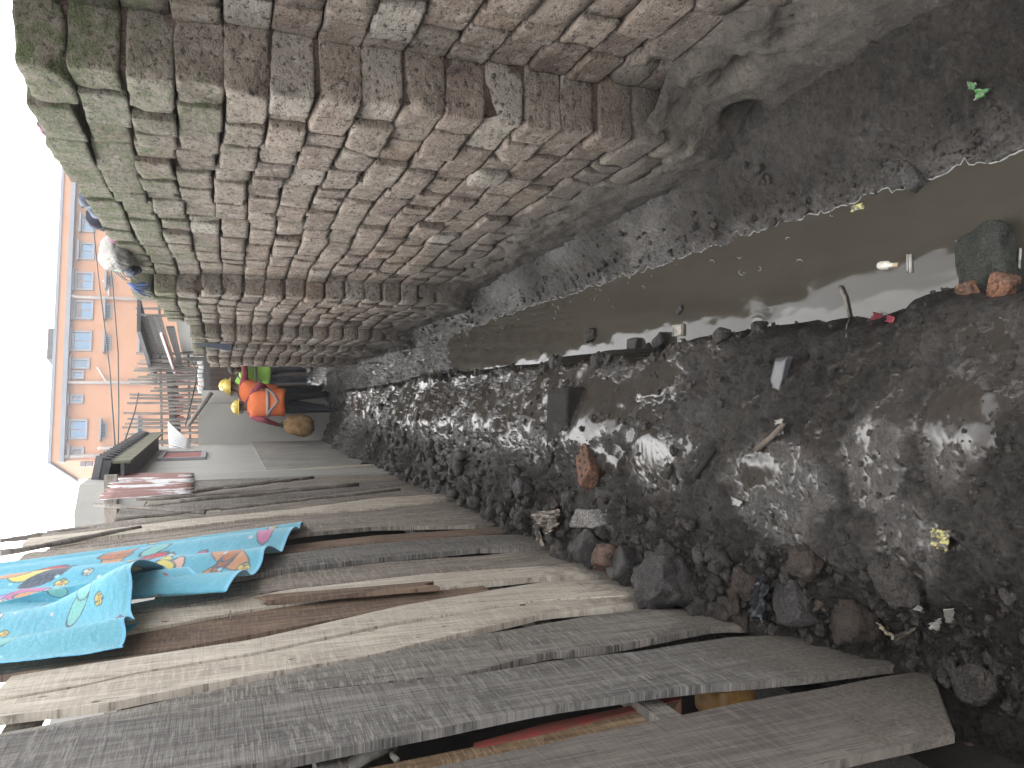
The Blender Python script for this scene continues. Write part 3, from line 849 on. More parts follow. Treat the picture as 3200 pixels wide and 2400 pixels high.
PL = [
 # far edge, near edge, material, front offset, top, bottom, bow
 ([(1316, 2400), (1700, 2321), (2170, 2216), (2500, 2158), (2943, 2084)], [(2500, 2396), (2737, 2343), (2984, 2289)], 'wood_front', -0.862, 2.6, 0.0, 0.0),
 ([(0, 2296), (334, 2235), (900, 2160), (1453, 2107), (1700, 2065), (1989, 2031), (2279, 1988), (2500, 1977), (2905, 2030)], [(900, 2364), (1153, 2313), (1406, 2263), (1700, 2205), (2007, 2160), (2200, 2135), (2500, 2112), (2785, 2076), (2911, 2060)], 'wood_slate', -0.858, 2.6, -0.45, 0.0),
 ([(0, 2292), (300, 2240), (800, 2136), (1074, 2078), (1244, 2042), (1436, 2002), (1700, 1956), (1845, 1927), (2073, 1898), (2387, 1935)], [(0, 2390), (334, 2305), (900, 2172), (1453, 2112), (1700, 2046), (1881, 2030), (2080, 1988), (2243, 1955), (2420, 1955)], 'wood_grey', -0.872, 2.55, -0.3, 0.012),
 ([(0, 2190), (253, 2147), (434, 2107), (800, 2050), (1225, 1959), (1442, 1923), (1700, 1876), (2044, 1856)], [(0, 2238), (289, 2206), (800, 2111), (1168, 2050), (1334, 2006), (1700, 1918), (2062, 1883)], 'wood_pale', -0.868, 2.62, -0.1, 0.008),
 ([(20, 2110), (289, 2071), (800, 1999), (1262, 1894), (1442, 1863), (1700, 1818), (1953, 1804)], [(0, 2178), (253, 2138), (434, 2098), (800, 2040), (1225, 1949), (1442, 1914), (1700, 1874), (2044, 1854)], 'wood_pale', -0.862, 2.28, -0.1, 0.008),
 ([(0, 2066), (452, 1945), (800, 1901), (900, 1880), (1320, 1818)], [(0, 2106), (400, 2050), (800, 1976), (900, 1957), (1262, 1893), (1442, 1861)], 'wood_brown', -0.885, 2.62, 0.62, 0.0),
 ([(300, 1935), (800, 1860), (900, 1839), (1334, 1790), (1500, 1778), (1735, 1763)], [(300, 1990), (800, 1898), (1122, 1850), (1348, 1836), (1700, 1798), (1968, 1795)], 'wood_pale', -0.872, 2.62, -0.1, 0.0),
 ([(300, 1905), (900, 1790), (1225, 1752), (1500, 1735), (1642, 1720)], [(300, 1933), (900, 1837), (1334, 1788), (1500, 1776), (1735, 1761)], 'wood_mid', -0.868, 2.62, -0.1, 0.0),
 ([(300, 1820), (900, 1728), (1144, 1698), (1500, 1671), (1620, 1668)], [(300, 1870), (900, 1774), (1171, 1742), (1500, 1712), (1648, 1712)], 'wood_slate', -0.848, 2.62, -0.1, 0.0),
 ([(300, 1780), (900, 1701), (1171, 1671), (1500, 1650)], [(300, 1815), (900, 1726), (1144, 1697), (1500, 1670)], 'wood_brown', -0.866, 2.62, -0.1, 0.0),
 ([(300, 1705), (900, 1622), (1171, 1608), (1470, 1601)], [(300, 1760), (954, 1663), (1171, 1644), (1500, 1639)], 'wood_mid', -0.862, 2.62, -0.1, 0.0),
 ([(300, 1690), (900, 1606), (1171, 1587), (1388, 1563)], [(300, 1703), (900, 1621), (1171, 1607), (1470, 1600)], 'wood_mid', -0.868, 2.55, -0.1, 0.0),
 ([(250, 1662), (566, 1622), (900, 1591), (1171, 1555), (1388, 1541)], [(250, 1684), (566, 1645), (900, 1605), (1171, 1586), (1388, 1562)], 'wood_pale', -0.852, 2.68, -0.1, 0.0),
 ([(250, 1643), (566, 1601), (900, 1560), (1144, 1530), (1253, 1517)], [(250, 1661), (566, 1621), (900, 1590), (1171, 1554), (1388, 1540)], 'wood_mid', -0.866, 2.66, -0.1, 0.0),
 ([(480, 1580), (900, 1527), (1171, 1506)], [(480, 1606), (900, 1559), (1144, 1529), (1253, 1516)], 'wood_grey', -0.878, 2.35, -0.1, 0.0),
 ([(640, 1537), (900, 1492), (1144, 1462)], [(640, 1560), (900, 1525), (1171, 1505)], 'wood_mid', -0.868, 2.2, -0.1, 0.0),
 ([(640, 1488), (900, 1472), (1117, 1457)], [(640, 1530), (900, 1491), (1144, 1461)], 'wood_grey', -0.872, 2.1, -0.1, 0.0),
 ([(640, 1478), (900, 1465), (1117, 1451)], [(640, 1487), (900, 1472), (1117, 1457)], 'wood_pale', -0.858, 2.08, -0.1, 0.0),
]
for i, (far, near, mat, x, zt, zb, bow) in enumerate(PL):
    plank(far, near, mat, x, 0.028, zt, zb, bow, i + 1, foot=(0.0, -0.30) if i == 0 else (0.0, 0.0))
# planks that stand nearer than the picture's edge and close the fence off beyond it
for k, y in enumerate((0.95, 0.72, 0.48)):
    MB().box((FX - 0.028, y - 0.1, -0.4), (FX, y + 0.1, 2.6)).build('plank', M[('wood_grey', 'wood_mid', 'wood_slate')[k]], fence)
# broken batten nailed over the light plank, its lower end snapped off
plank([(1100, 1835), (1330, 1816)], [(1100, 1853), (1341, 1834)], 'wood_brown', -0.850, 0.02, on_x(820, 1890, -0.85).z, on_x(1338, 1825, -0.85).z, 0.0, 41, 'batten', fence, 0.05)

# thin sticks and laths nailed over the far planks
def stick(a, b, r, x=-0.835, name='stick'):
    p, q = on_x(*a, x), on_x(*b, x)
    pts = []
    for i in range(9):
        t = i / 8; pts.append(p.lerp(q, t) + Vector((random.uniform(-.003, .003), random.uniform(-.005, .005), 0)))
    MB().tube(pts, [r * random.uniform(0.75, 1.15) for _ in pts], 7).build(name, M['stick'], fence, True)
stick((294, 1576), (640, 1602), 0.014); stick((562, 1566), (1120, 1514), 0.016); stick((425, 1562), (900, 1530), 0.013)
stick((612, 1531), (980, 1492), 0.013); stick((930, 1498), (700, 1525), 0.012); stick((360, 1625), (900, 1566), 0.012); stick((690, 1590), (1250, 1530), 0.011)
stick((0, 1730), (440, 1650), 0.016, -0.85); stick((0, 1690), (300, 1652), 0.018, -0.88)
# rails behind
for z in (0.55, 1.45, 2.2):
    MB().box((FX - 0.085, 0.5, z - 0.035), (FX - 0.04, 8.0, z + 0.035)).build('rail', M['wood_grey'], fence)
# nails left half driven
for (a, b, c, d) in ((1641, 1890, 1626, 1908), (1566, 2031, 1552, 2011), (720, 1908, 722, 1955)):
    p, q = on_x(a, b, -0.855), on_x(c, d, -0.84)
    MB().tube([p, q + Vector((0.02, 0, 0))], 0.003, 6).build('nail', M['nail'], fence)
# rusted corrugated sheet closing the top of the fence at its far end
def make_rust():
    t = NT('flaking_red_sheet'); v = t.coord('World')
    n = t.noise(t.coord('World', (1, 2.2, 0.5)), 3.2, 6, 0.7, 0.4)
    col = t.mix(t.ramp(n, [(0.50, 0.0), (0.56, 1.0)], 'LINEAR'), (0.17, 0.075, 0.065), (0.46, 0.47, 0.48))
    col = t.mix(t.math('MULTIPLY', t.ramp(t.noise(v, 18, 5, 0.7), [(0.5, 0.0), (0.7, 1.0)]), 0.5), col, (0.10, 0.06, 0.05))
    return t.done(col, 0.6, 0.4, t.bump(n, 0.3, 0.01))
M['rust'] = make_rust()
rows = []
pa, pb = on_x(602, 1479, -0.84), on_x(602, 1542, -0.84)
pc, pd = on_x(372, 1481, -0.84), on_x(312, 1560, -0.84)
mbv = []
for i in range(9):
    t = i / 8; row = []
    for j in range(60):
        s = j / 59
        p = pa.lerp(pb, s).lerp(pc.lerp(pd, s), t)
        row.append((p.x + 0.010 * math.sin(s * 2 * math.pi * 9), p.y, p.z + (0.02 * math.sin(j * 1.7) if i in (0, 8) else 0)))
    mbv.append(row)
V = np.array(mbv).reshape(-1, 3)
me = mesh_np('rusty_sheet', V, grid_faces(9, 60), True)
o = link('rusty_sheet', me, M['rust'], fence); o['label'] = 'flaking red and grey corrugated sheet'
o.modifiers.new('s', 'SOLIDIFY').thickness = 0.002

# ---- behind the gaps: boards and roof added to keep them dark, red-edged timber, oddments
gap_blocker = empty('gap_blocker', (-1.6, 3.0, 0), 'dark boards and roof added close behind the plank fence to keep its gaps black', 'gap_blocker')
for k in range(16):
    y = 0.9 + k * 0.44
    MB().box((-1.22, y, -0.02), (-1.19, y + 0.43, 1.95 + 0.05 * math.sin(k * 2.1))).build('board', M['blackgap'], gap_blocker)
MB().box((-2.6, 0.8, 1.98), (-1.12, 8.0, 2.02)).build('roof', M['blackgap'], gap_blocker)
def leaning_timber():
    t = NT('red_flaked_paint'); v = t.coord('World')
    return t.done(t.mix(t.ramp(t.noise(v, 14, 5, 0.7), [(0.46, 0), (0.5, 1)]), (0.24, 0.05, 0.045), (0.18, 0.065, 0.05)), 0.6, 0.4)
M['redpaint'] = leaning_timber()
tb = empty('timber', on_x(1700, 2290, -0.95), 'raw timber with a flaking red painted edge leaning behind the gap in the fence', 'timber')
e0, e1, e2 = on_x(1150, 2400, -0.94), on_x(1700, 2290, -0.94), on_x(2130, 2185, -0.94)
g0, g1, g2 = on_x(1250, 2400, -0.94), on_x(1700, 2330, -0.94), on_x(2080, 2240, -0.94)
for k, (a, b, c, d) in enumerate(((e0, e1, g1, g0), (e1, e2, g2, g1))):
    MB().prism([a, b, c, d], (-0.05, 0, 0)).build('beam', M['wood_red'], tb)
r0, r1, r2 = on_x(1480, 2322, -0.935), on_x(1700, 2262, -0.935), on_x(2130, 2172, -0.935)
q0, q1, q2 = on_x(1480, 2336, -0.935), on_x(1700, 2290, -0.935), on_x(2130, 2184, -0.935)
mb = MB(); mb.prism([r0, r1, q1, q0], (-0.05, 0, 0)); mb.prism([r1, r2, q2, q1], (-0.05, 0, 0)); mb.build('painted_edge', M['redpaint'], tb)
# yellow-orange container
M['yellowplastic'] = plain('muddy_yellow_plastic', (0.20, 0.11, 0.03), 0.5, 0.5, 0.5, 14)
P, F = rough_block((0.06, 0.075, 0.07), 9, 5, 0.05, 0.004, 10, 2, 0.25)
c = on_x(2260, 2180, -0.97)
tag(link('jerrycan', mesh_np('jerrycan', P + np.array(c), F, True), M['yellowplastic']), 'muddy yellow plastic can lying behind the gap between the two lowest planks', 'plastic can')
# pale plastic and offcuts
M['whiteplastic'] = plain('dirty_white_plastic', (0.55, 0.53, 0.47), 0.45, 0.5, 0.35, 20)
sc_ = [((1085, 2395), (1230, 2328), 0.018, 'whiteplastic', 'dirty white plastic pipe piece slanting behind the fence gap'), ((1060, 2390), (1110, 2345), 0.02, 'wood_pale', 'pale wooden offcut leaning behind the fence gap'), ((1225, 2350), (1240, 2375), 0.008, 'whiteplastic', 'short thin white and orange tube behind the fence gap')]
for a, b, r, mt, lb in sc_:
    p, q = on_x(*a, -0.96), on_x(*b, -0.96)
    tag(MB().tube([p, p.lerp(q, 0.5) + Vector((0, 0.004, 0.004)), q], r, 8).build('scrap', M[mt], None, True), lb, 'scrap')
# rusty sheet standing behind the first plank
V = []
for i in range(4):
    for j in range(50):
        V.append((-1.08 + 0.012 * math.sin(j * 0.9), 1.05 + 0.022 * j, 1.15 + 0.42 * i))
M['rustplain'] = plain('old_rust', (0.16, 0.085, 0.07), 0.8, 0.3, 0.3, 12)
o = tag(link('corrugated_sheet', mesh_np('corrugated_sheet', np.array(V), grid_faces(4, 50), True), M['rustplain']), 'rust brown corrugated sheet standing behind the nearest planks', 'metal sheet')
o.modifiers.new('s', 'SOLIDIFY').thickness = 0.002
# blue tarpaulin strip seen in the gap beside the pale planks
M['bluetarp'] = plain('blue_tarpaulin', (0.05, 0.26, 0.36), 0.5, 0.5, 0.3, 14)
pts = [on_x(a, b, -0.955) for a, b in ((740, 2135), (900, 2103), (1030, 2084), (1120, 2070))]
lo = [on_x(a, b, -0.955) for a, b in ((740, 2160), (900, 2125), (1030, 2104), (1120, 2090))]
mb = MB()
for k in range(3): mb.prism([pts[k], pts[k + 1], lo[k + 1], lo[k]], (-0.012, 0, 0))
tag(mb.build('tarpaulin', M['bluetarp']), 'strip of turquoise tarpaulin showing through the gap below the pale planks', 'tarpaulin')

# ================================================================== the blue printed towel hung over the fence
def make_cloth_mat():
    t = NT('printed_terry'); v = t.coord('World')
    c = t.attr('print', 'Color')
    n = t.noise(v, 260, 3, 0.7); n2 = t.noise(v, 90, 3, 0.7)
    col = t.mix(t.math('MULTIPLY', t.ramp(n, [(0.35, 1.0), (0.6, 0.0)]), 0.35), c, t.mix(0.5, c, (0.02, 0.10, 0.16)))
    col = t.mix(t.math('MULTIPLY', t.ramp(n2, [(0.52, 0.0), (0.75, 1.0)]), 0.25), col, t.mix(0.55, col, (0.75, 0.85, 0.88)))
    return t.done(col, 0.95, 0.15, t.bump(n, 0.5, 0.006), **{'Sheen Weight': 0.3})
M['cloth'] = make_cloth_mat()
CX = -0.815
NS, NT_ = 420, 300
s = np.linspace(0, 1, NS)
# plan: s = 0 near the camera, s = 1 at the far corner; the hem climbs towards the camera
hem = [on_x(a, b, CX) for a, b in ((385, 2005), (390, 1972), (434, 1945), (436, 1893), (521, 1790), (600, 1818), (711, 1853), (781, 1796), (830, 1750), (890, 1701), (938, 1646), (949, 1619))]
hemS = np.linspace(0, 1, len(hem))
near_top, far_top = on_x(0, 2056, CX), on_x(0, 1750, CX)
hy = np.interp(s, hemS, [p.y for p in hem]); hz = np.interp(s, hemS, [p.z for p in hem])
for it in range(10):
    hz[1:-1] = 0.25 * hz[:-2] + 0.5 * hz[1:-1] + 0.25 * hz[2:]; hy[1:-1] = 0.25 * hy[:-2] + 0.5 * hy[1:-1] + 0.25 * hy[2:]
ty = near_top.y + (far_top.y - near_top.y) * s ** 1.05
tz = np.full(NS, 2.70)
tt = np.linspace(0, 1, NT_)
T, S = np.meshgrid(tt, s)
HY, HZ, TY = hy[:, None], hz[:, None], ty[:, None]
CY = TY + (HY - TY) * T ** 1.1
CZ = tz[:, None] + (HZ - tz[:, None]) * T
fold = np.zeros_like(CY)
for k, (c0, c1, w, a) in enumerate(((0.10, 0.06, 0.05, 0.022), (0.30, 0.20, 0.06, 0.035), (0.46, 0.36, 0.05, 0.032), (0.60, 0.58, 0.05, 0.030), (0.74, 0.74, 0.045, 0.03), (0.86, 0.87, 0.035, 0.026), (0.95, 0.96, 0.02, 0.02))):
    cc = c1 + (c0 - c1) * T
    fold += 1.6 * a * (0.45 + 0.8 * T) * np.exp(-((S - cc) / w) ** 2)
fold += 0.012 * np.sin(S * 41 + 2.2 * np.sin(T * 2.1) + 1.0) * (0.4 + 0.6 * T) + 0.010 * fbm2(S * 9, T * 2.5, 91, 3) + 0.0012 * fbm2(S * 90, T * 70, 92, 2)
# the near part of the hem curls outwards
curl = np.exp(-((S - 0.27) / 0.10) ** 2) * sstep(0.55, 1.0, T)
fold += 0.085 * curl
CXX = CX - 0.02 + fold
CZ = CZ + 0.03 * curl
CZ = CZ + 0.006 * np.sin(S * 70) * sstep(0.9, 1.0, T)
# flat print: a loose nursery pattern of flowers, leaves, balls, hearts and bows
U, Wv = S * 2.25, T * 1.35
colr = np.empty(S.shape + (4,)); colr[..., 3] = 1
base = np.array([0.11, 0.36, 0.475]) + (0.055 * sstep(0.55, 0.0, S))[..., None] * np.array([0.8, 0.9, 0.6])
mot = fbm2(U * 3, Wv * 3, 95, 3)
colr[..., :3] = base + mot[..., None] * np.array([0.015, 0.05, 0.06])
def blob(u, v, ru, rv, ang, c, edge=True, outline=(0.08, 0.12, 0.15)):
    ru, rv = ru * 1.45, rv * 1.45
    du, dv = U - u, Wv - v
    a, b = du * math.cos(ang) + dv * math.sin(ang), -du * math.sin(ang) + dv * math.cos(ang)
    r = np.sqrt((a / ru) ** 2 + (b / rv) ** 2)
    if edge:
        w = 0.006 / min(ru, rv)
        colr[(r < 1 + w)] = (*outline, 1)
    colr[r < 1] = (*c, 1)
Y_, R_, W_, K_, O_, P_, PK_, G_ = (0.52, 0.46, 0.12), (0.40, 0.07, 0.09), (0.46, 0.47, 0.47), (0.07, 0.08, 0.11), (0.45, 0.23, 0.12), (0.56, 0.36, 0.29), (0.42, 0.12, 0.26), (0.18, 0.42, 0.40)
pr = random.Random(5)
def flower(u, v, r, c, cc):
    for k in range(5):
        a = k * 1.2566 + pr.random() * 0.3
        blob(u + r * math.cos(a), v + r * math.sin(a), r * 0.62, r * 0.62, 0, c)
    blob(u, v, r * 0.5, r * 0.5, 0, cc, False)
def leaf(u, v, r, ang, c): blob(u, v, r, r * 0.42, ang, c)
def bow(u, v, r, ang, c):
    blob(u + r * math.cos(ang), v + r * math.sin(ang), r, r * 0.55, ang + 0.5, c); blob(u - r * math.cos(ang), v - r * math.sin(ang), r, r * 0.55, ang - 0.5, c); blob(u, v, r * 0.3, r * 0.3, 0, W_)
# big motifs: a scatter of balls, petals and leaves in the print's colours
for (u, v, r) in ((0.55, 0.42, 0.075), (1.72, 0.28, 0.08), (1.75, 0.72, 0.06)):
    blob(u, v, r * 1.1, r * 0.75, 0.4, Y_); leaf(u + r * 1.6, v - r * 0.3, r * 0.9, 1.2, R_); leaf(u + r * 0.9, v + r * 1.5, r * 0.8, -0.3, W_); leaf(u - r * 1.4, v + r * 0.9, r * 0.9, 0.9, K_)
blob(1.42, 0.80, 0.085, 0.065, 0.5, K_); leaf(1.55, 0.93, 0.06, 0.2, P_); leaf(1.58, 0.86, 0.055, 0.3, Y_)
for (u, v, an) in ((1.45, 1.10, 0.4), (1.62, 1.18, 2.2), (1.95, 0.55, 0.2)):
    leaf(u, v, 0.085, an, O_); 
    for q in (-0.03, 0.0, 0.03): leaf(u + q, v + q * 0.4, 0.045, an + 1.5, (0.36, 0.13, 0.05))
for (u, v) in ((0.22, 0.72), (0.90, 0.62), (0.52, 1.02)): leaf(u, v, 0.06, 0.7, G_); blob(u + 0.07, v + 0.03, 0.035, 0.03, 0.2, G_)
bow(0.36, 0.98, 0.032, 0.9, R_); flower(0.30, 0.93, 0.014, Y_, Y_); bow(1.80, 0.92, 0.03, 0.3, PK_); bow(1.98, 1.22, 0.045, 0.2, PK_)
leaf(1.20, 0.32, 0.13, 1.0, (0.42, 0.20, 0.45)); leaf(1.24, 0.36, 0.10, 0.6, PK_); leaf(1.12, 0.40, 0.06, 1.9, PK_)
for k in range(26): flower(pr.uniform(0.1, 2.2), pr.uniform(0.08, 1.3), pr.uniform(0.009, 0.015), pr.choice([Y_, Y_, W_, PK_]), pr.choice([O_, Y_]))
for k in range(40): blob(pr.uniform(0.05, 2.2), pr.uniform(0.05, 1.3), 0.007, 0.007, 0, pr.choice([W_, (0.25, 0.55, 0.75), R_]), False)
for k in range(9): leaf(pr.uniform(0.1, 2.2), pr.uniform(0.1, 1.3), pr.uniform(0.03, 0.05), pr.uniform(0, 3), pr.choice([Y_, O_, P_, G_, W_]))
edge = (T > 0.985) | (S < 0.006) | (S > 0.994)
colr[edge] = (0.16, 0.46, 0.66, 1)
cme = mesh_np('towel', np.stack([CXX, CY, CZ], -1).reshape(-1, 3), grid_faces(NS, NT_), True, {'print': ('COLOR', colr.reshape(-1, 4))})
towel = tag(link('towel', cme, M['cloth']), 'bright blue printed towel hanging over the plank fence', 'towel')
md = towel.modifiers.new('s', 'SOLIDIFY'); md.thickness = 0.004
# its lighter lower flap behind the curled corner
fl = [on_x(a, b, -0.838) for a, b in ((0, 2062), (374, 2012), (395, 1976), (434, 1945), (180, 2000))]
mb = MB(); mb.prism([fl[0], fl[1], fl[2], fl[3], fl[4]], (-0.004, 0, 0))
o = mb.build('back_flap', M['clothplain'] if 'clothplain' in M else M.setdefault('clothplain', plain('plain_terry', (0.09, 0.36, 0.48), 0.95, 0.1, 0.25, 60)), towel)
o.matrix_parent_inverse = Matrix.Identity(4)

# ================================================================== buildings beyond the alley
def make_wallpaint(name, c, streak=0.35, rough=0.85):
    t = NT(name); v = t.coord('World')
    n = t.noise(v, 0.7, 6, 0.65); n2 = t.noise(t.coord('World', (2.2, 2.2, 0.35)), 1.1, 5, 0.65); n3 = t.noise(v, 22, 5, 0.7)
    col = t.mix(t.ramp(n, [(0.3, 0), (0.7, 1)]), tuple(x * 0.88 for x in c), c)
    col = t.mix(t.math('MULTIPLY', t.ramp(n2, [(0.5, 0), (0.75, 1)]), streak), col, tuple(x * 0.6 for x in c))
    col = t.mix(t.math('MULTIPLY', t.ramp(n3, [(0.55, 0), (0.75, 1)]), 0.25), col, tuple(x * 0.55 for x in c))
    return t.done(col, rough, 0.25, t.bump(n3, 0.25, 0.01))
M['orange'] = make_wallpaint('orange_paint', (0.42, 0.215, 0.122), 0.10)
M['grey_plaster'] = make_wallpaint('grey_cement_plaster', (0.30, 0.295, 0.275), 0.45)
M['grey_trim'] = make_wallpaint('blue_grey_trim', (0.21, 0.225, 0.25), 0.15)
M['frame_grey'] = make_wallpaint('window_surround', (0.25, 0.25, 0.27), 0.15)
M['white_pipe'] = plain('white_pipe', (0.45,0.40,0.365), 0.5, 0.4, 0.1, 3)
M['darkroof'] = plain('dark_roof', (0.05, 0.05, 0.052), 0.8, 0.3, 0.3, 6, coord='World')
M['mossroof'] = plain('mossy_fascia', (0.12, 0.115, 0.08), 0.85, 0.3, 0.35, 6, coord='World')
M['soffit'] = plain('soffit_board', (0.07, 0.065, 0.065), 0.85, 0.3, 0.3, 6, coord='World')
M['whitesheet'] = plain('white_painted_sheet', (0.5,0.5,0.5), 0.5, 0.4, 0.1, 6, coord='World')
M['redpaint2'] = plain('red_shutter_paint', (0.26, 0.10, 0.085), 0.7, 0.3, 0.3, 8, coord='World')
M['redcloth'] = plain('faded_red_cloth', (0.50, 0.12, 0.13), 0.9, 0.2, 0.3, 9, coord='World')
M['wire'] = plain('black_cable', (0.03, 0.03, 0.032), 0.6, 0.4, 0.1, 9)
def make_glass():
    t = NT('window_glass')
    return t.done((0.07, 0.17, 0.28), 0.08, 0.6)  # blue base colour carries the sky's reflection
M['glass'] = make_glass()
M['curtain'] = plain('room_curtain', (0.20, 0.19, 0.19), 0.8, 0.3, 0.2, 3)

# ---- the long orange building: its front stands on a slant, farther away to the right
_a = math.radians(13.0)
OP0 = on_y(400, 1434, 65.0)
OP0 = Vector((OP0.x, OP0.y, 0)); ODIR = Vector((math.cos(_a), math.sin(_a), 0)); ONRM = Vector((math.sin(_a), -math.cos(_a), 0))
def op(px, py): return on_wall(px, py, (OP0.x, OP0.y), (OP0.x + ODIR.x, OP0.y + ODIR.y))
def oc(px, py):                       # along the front, height
    p = op(px, py); return (p - OP0).dot(ODIR), p.z
orange = empty('orange_building', OP0, 'long orange building with grey framed windows behind the far end of the alley', 'building')
def obox(name, u0, u1, z0, z1, d0, d1, mat, parent=None, target=None):
    """u along the front, d outwards from it"""
    mb = target or MB()
    P = [OP0 + ODIR * u + ONRM * d + Vector((0, 0, z)) for u, d, z in ((u0, d0, z0), (u1, d0, z0), (u1, d1, z0), (u0, d1, z0), (u0, d0, z1), (u1, d0, z1), (u1, d1, z1), (u0, d1, z1))]
    mb.add(P, [[0, 3, 2, 1], [4, 5, 6, 7], [0, 1, 5, 4], [1, 2, 6, 5], [2, 3, 7, 6], [3, 0, 4, 7]])
    if target is None: return mb.build(name, M[mat], parent or orange)
ztop = oc(160, 1434)[1]; zgut = oc(190, 1434)[1]; zgut2 = oc(205, 1434)[1]
obox('wall', 0, 46, -1, ztop, -12, 0, 'orange')
obox('cornice', -0.15, 46.2, zgut2, zgut, 0.003, 0.75, 'grey_trim')
obox('coping', -0.2, 46.2, ztop, ztop + 0.22, -12.1, 0.12, 'grey_trim')
rb0, rb1 = oc(172, 1100), oc(172, 1003)
obox('roof_box', rb0[0], rb1[0], ztop + 0.25, ztop + 1.0, -6, -2, 'soffit')
WIN = [(256, 299, 675, 727, 2), (250, 296, 759, 813, 2), (234, 293, 851, 908, 3), (230, 292, 940, 1000, 3), (225, 288, 1034, 1098, 2), (225, 281, 1121, 1154, 2), (223, 263, 1159, 1186, 1), (219, 261, 1233, 1262, 2), (214, 274, 1311, 1374, 2), (221, 263, 1398, 1427, 0), (262, 305, 596, 648, 2)]
for (v0, v1, y0, y1, kind) in WIN:
    ym = 0.5 * (y0 + y1)
    u1 = oc(0.5 * (v0 + v1), y0)[0]; u0 = oc(0.5 * (v0 + v1), y1)[0]
    zt_, zb_ = oc(v0, ym)[1], oc(v1, ym)[1]
    b = 0.15
    f = MB()
    for (a0, a1, c0, c1) in ((u0, u1, zt_ - b, zt_), (u0, u1, zb_, zb_ + b), (u0, u0 + b, zb_ + b, zt_ - b), (u1 - b, u1, zb_ + b, zt_ - b)):
        obox('', a0, a1, c0, c1, 0.004, 0.16, None, None, f)
    fr = f.build('window', M['frame_grey'], orange)
    if kind == 0:
        obox('pane', u0 + b, u1 - b, zb_ + b, zt_ - b, 0.004, 0.03, 'curtain', fr)
    else:
        n = max(1, min(2, kind)); w = (u1 - u0 - 2 * b) / n
        for k in range(n):
            top = zt_ - b
            if kind == 3:
                top = zb_ + b + (zt_ - zb_ - 2 * b) * 0.62
            obox('pane', u0 + b + k * w + 0.03, u0 + b + (k + 1) * w - 0.03, zb_ + b, top, 0.004, 0.035, 'glass', fr)
            if kind == 3:
                obox('curtain', u0 + b + k * w + 0.03, u0 + b + (k + 1) * w - 0.03, top + 0.03, zt_ - b, 0.004, 0.03, 'curtain', fr)
    obox('window_hood', u0 - 0.12, u1 + 0.12, zt_ + 0.005, zt_ + 0.16, 0.004, 0.45, 'grey_trim', fr)
for (v0, v1, y0, y1) in ((326, 350, 940, 1005), (324, 348, 1038, 1107), (313, 335, 1311, 1380), (433, 455, 1042, 1107), (428, 450, 1300, 1372), (330, 353, 850, 908)):
    u1 = oc(v0, y0)[0]; u0 = oc(v0, y1)[0]; ym = 0.5 * (y0 + y1)
    zt_, zb_ = oc(v0, ym)[1], oc(v1, ym)[1]
    obox('canopy', u0, u1, zt_ - 0.14, zt_, 0.004, 0.7, 'grey_trim')
    c = obox('vent_window', u0 + 0.25, u1 - 0.25, zb_, zt_ - 0.14, 0.004, 0.06, 'frame_grey')
    for k in range(7):
        w = (u1 - u0 - 0.7) / 7
        obox('louvre', u0 + 0.35 + k * w, u0 + 0.35 + (k + 0.6) * w, zb_ + 0.12, zb_ + 0.42, 0.061, 0.09, 'soffit', c)
for (v0, v1, y) in ((225, 520, 930), (210, 540, 1197), (198, 360, 1428), (310, 420, 1402)):
    u = oc(v0, y)[0]; zt_ = oc(v0, y)[1]; zb_ = oc(v1, y)[1]
    MB().tube([OP0 + ODIR * u + ONRM * 0.2 + Vector((0, 0, zb_)), OP0 + ODIR * u + ONRM * 0.2 + Vector((0, 0, zt_ - 0.5)), OP0 + ODIR * (u - 0.05) + ONRM * 0.5 + Vector((0, 0, zt_))], 0.13, 8).build('downpipe', M['white_pipe'], orange, True)
for a, b in (((305, 1150), (335, 1197)), ((322, 878), (340, 898)), ((340, 898), (342, 928))):
    p, q = op(*a) + ONRM * 0.25, op(*b) + ONRM * 0.25
    MB().tube([p, q], 0.08, 8).build('branch_pipe', M['white_pipe'], orange, True)
for (v0, v1, y0, y1) in ((247, 262, 1434, 1447), (268, 284, 1434, 1450)):
    p = oc(v0, 1434)[1]; q = oc(v1, 1434)[1]
    obox('wall_bracket', -0.35, -0.003, q, p, -1.2, -0.6, 'grey_trim')

# ---- cement-rendered house on the left after the fence
HX = -0.93
house = empty('plastered_house', (HX, 8.05, 0), 'grey cement-rendered house with dark overhanging eaves beyond the plank fence', 'house')
MB().box((-4.2, 8.06, -0.2), (HX, 12.6, 2.66)).build('wall', M['grey_plaster'], house)
# darker damp skirting render, a little proud
def make_skirt():
    t = NT('damp_render'); v = t.coord('World'); n = t.noise(v, 3, 6, 0.7); n2 = t.noise(v, 30, 4, 0.7)
    col = t.mix(t.ramp(n, [(0.3, 0), (0.7, 1)]), (0.17, 0.165, 0.15), (0.27, 0.262, 0.238)); col = t.mix(t.math('MULTIPLY', t.ramp(n2, [(0.5, 0), (0.7, 1)]), 0.4), col, (0.10, 0.095, 0.085))
    return t.done(col, 0.85, 0.3, t.bump(n2, 0.35, 0.01))
M['skirt'] = make_skirt()
zs = on_x(796, 1390, HX).z
MB().box((HX, 8.07, -0.2), (HX + 0.03, 12.59, 1.25)).build('skirting', M['skirt'], house)
ez = 2.63
ye0, ye1 = 7.7, 11.9
mb = MB(); mb.prism([(-0.69, ye0, ez - 0.02), (-0.69, ye0, ez + 0.04), (-1.12, ye0, ez + 0.12), (-1.12, ye0, ez + 0.06)], (0, ye1 - ye0, 0)); mb.build('roof', M['darkroof'], house)
mb = MB()
for k in range(18):
    y = ye0 + (ye1 - ye0) * k / 18
    mb.tube([(-0.66, y + 0.11, ez + 0.055), (-1.12, y + 0.11, ez + 0.14)], 0.07, 6)
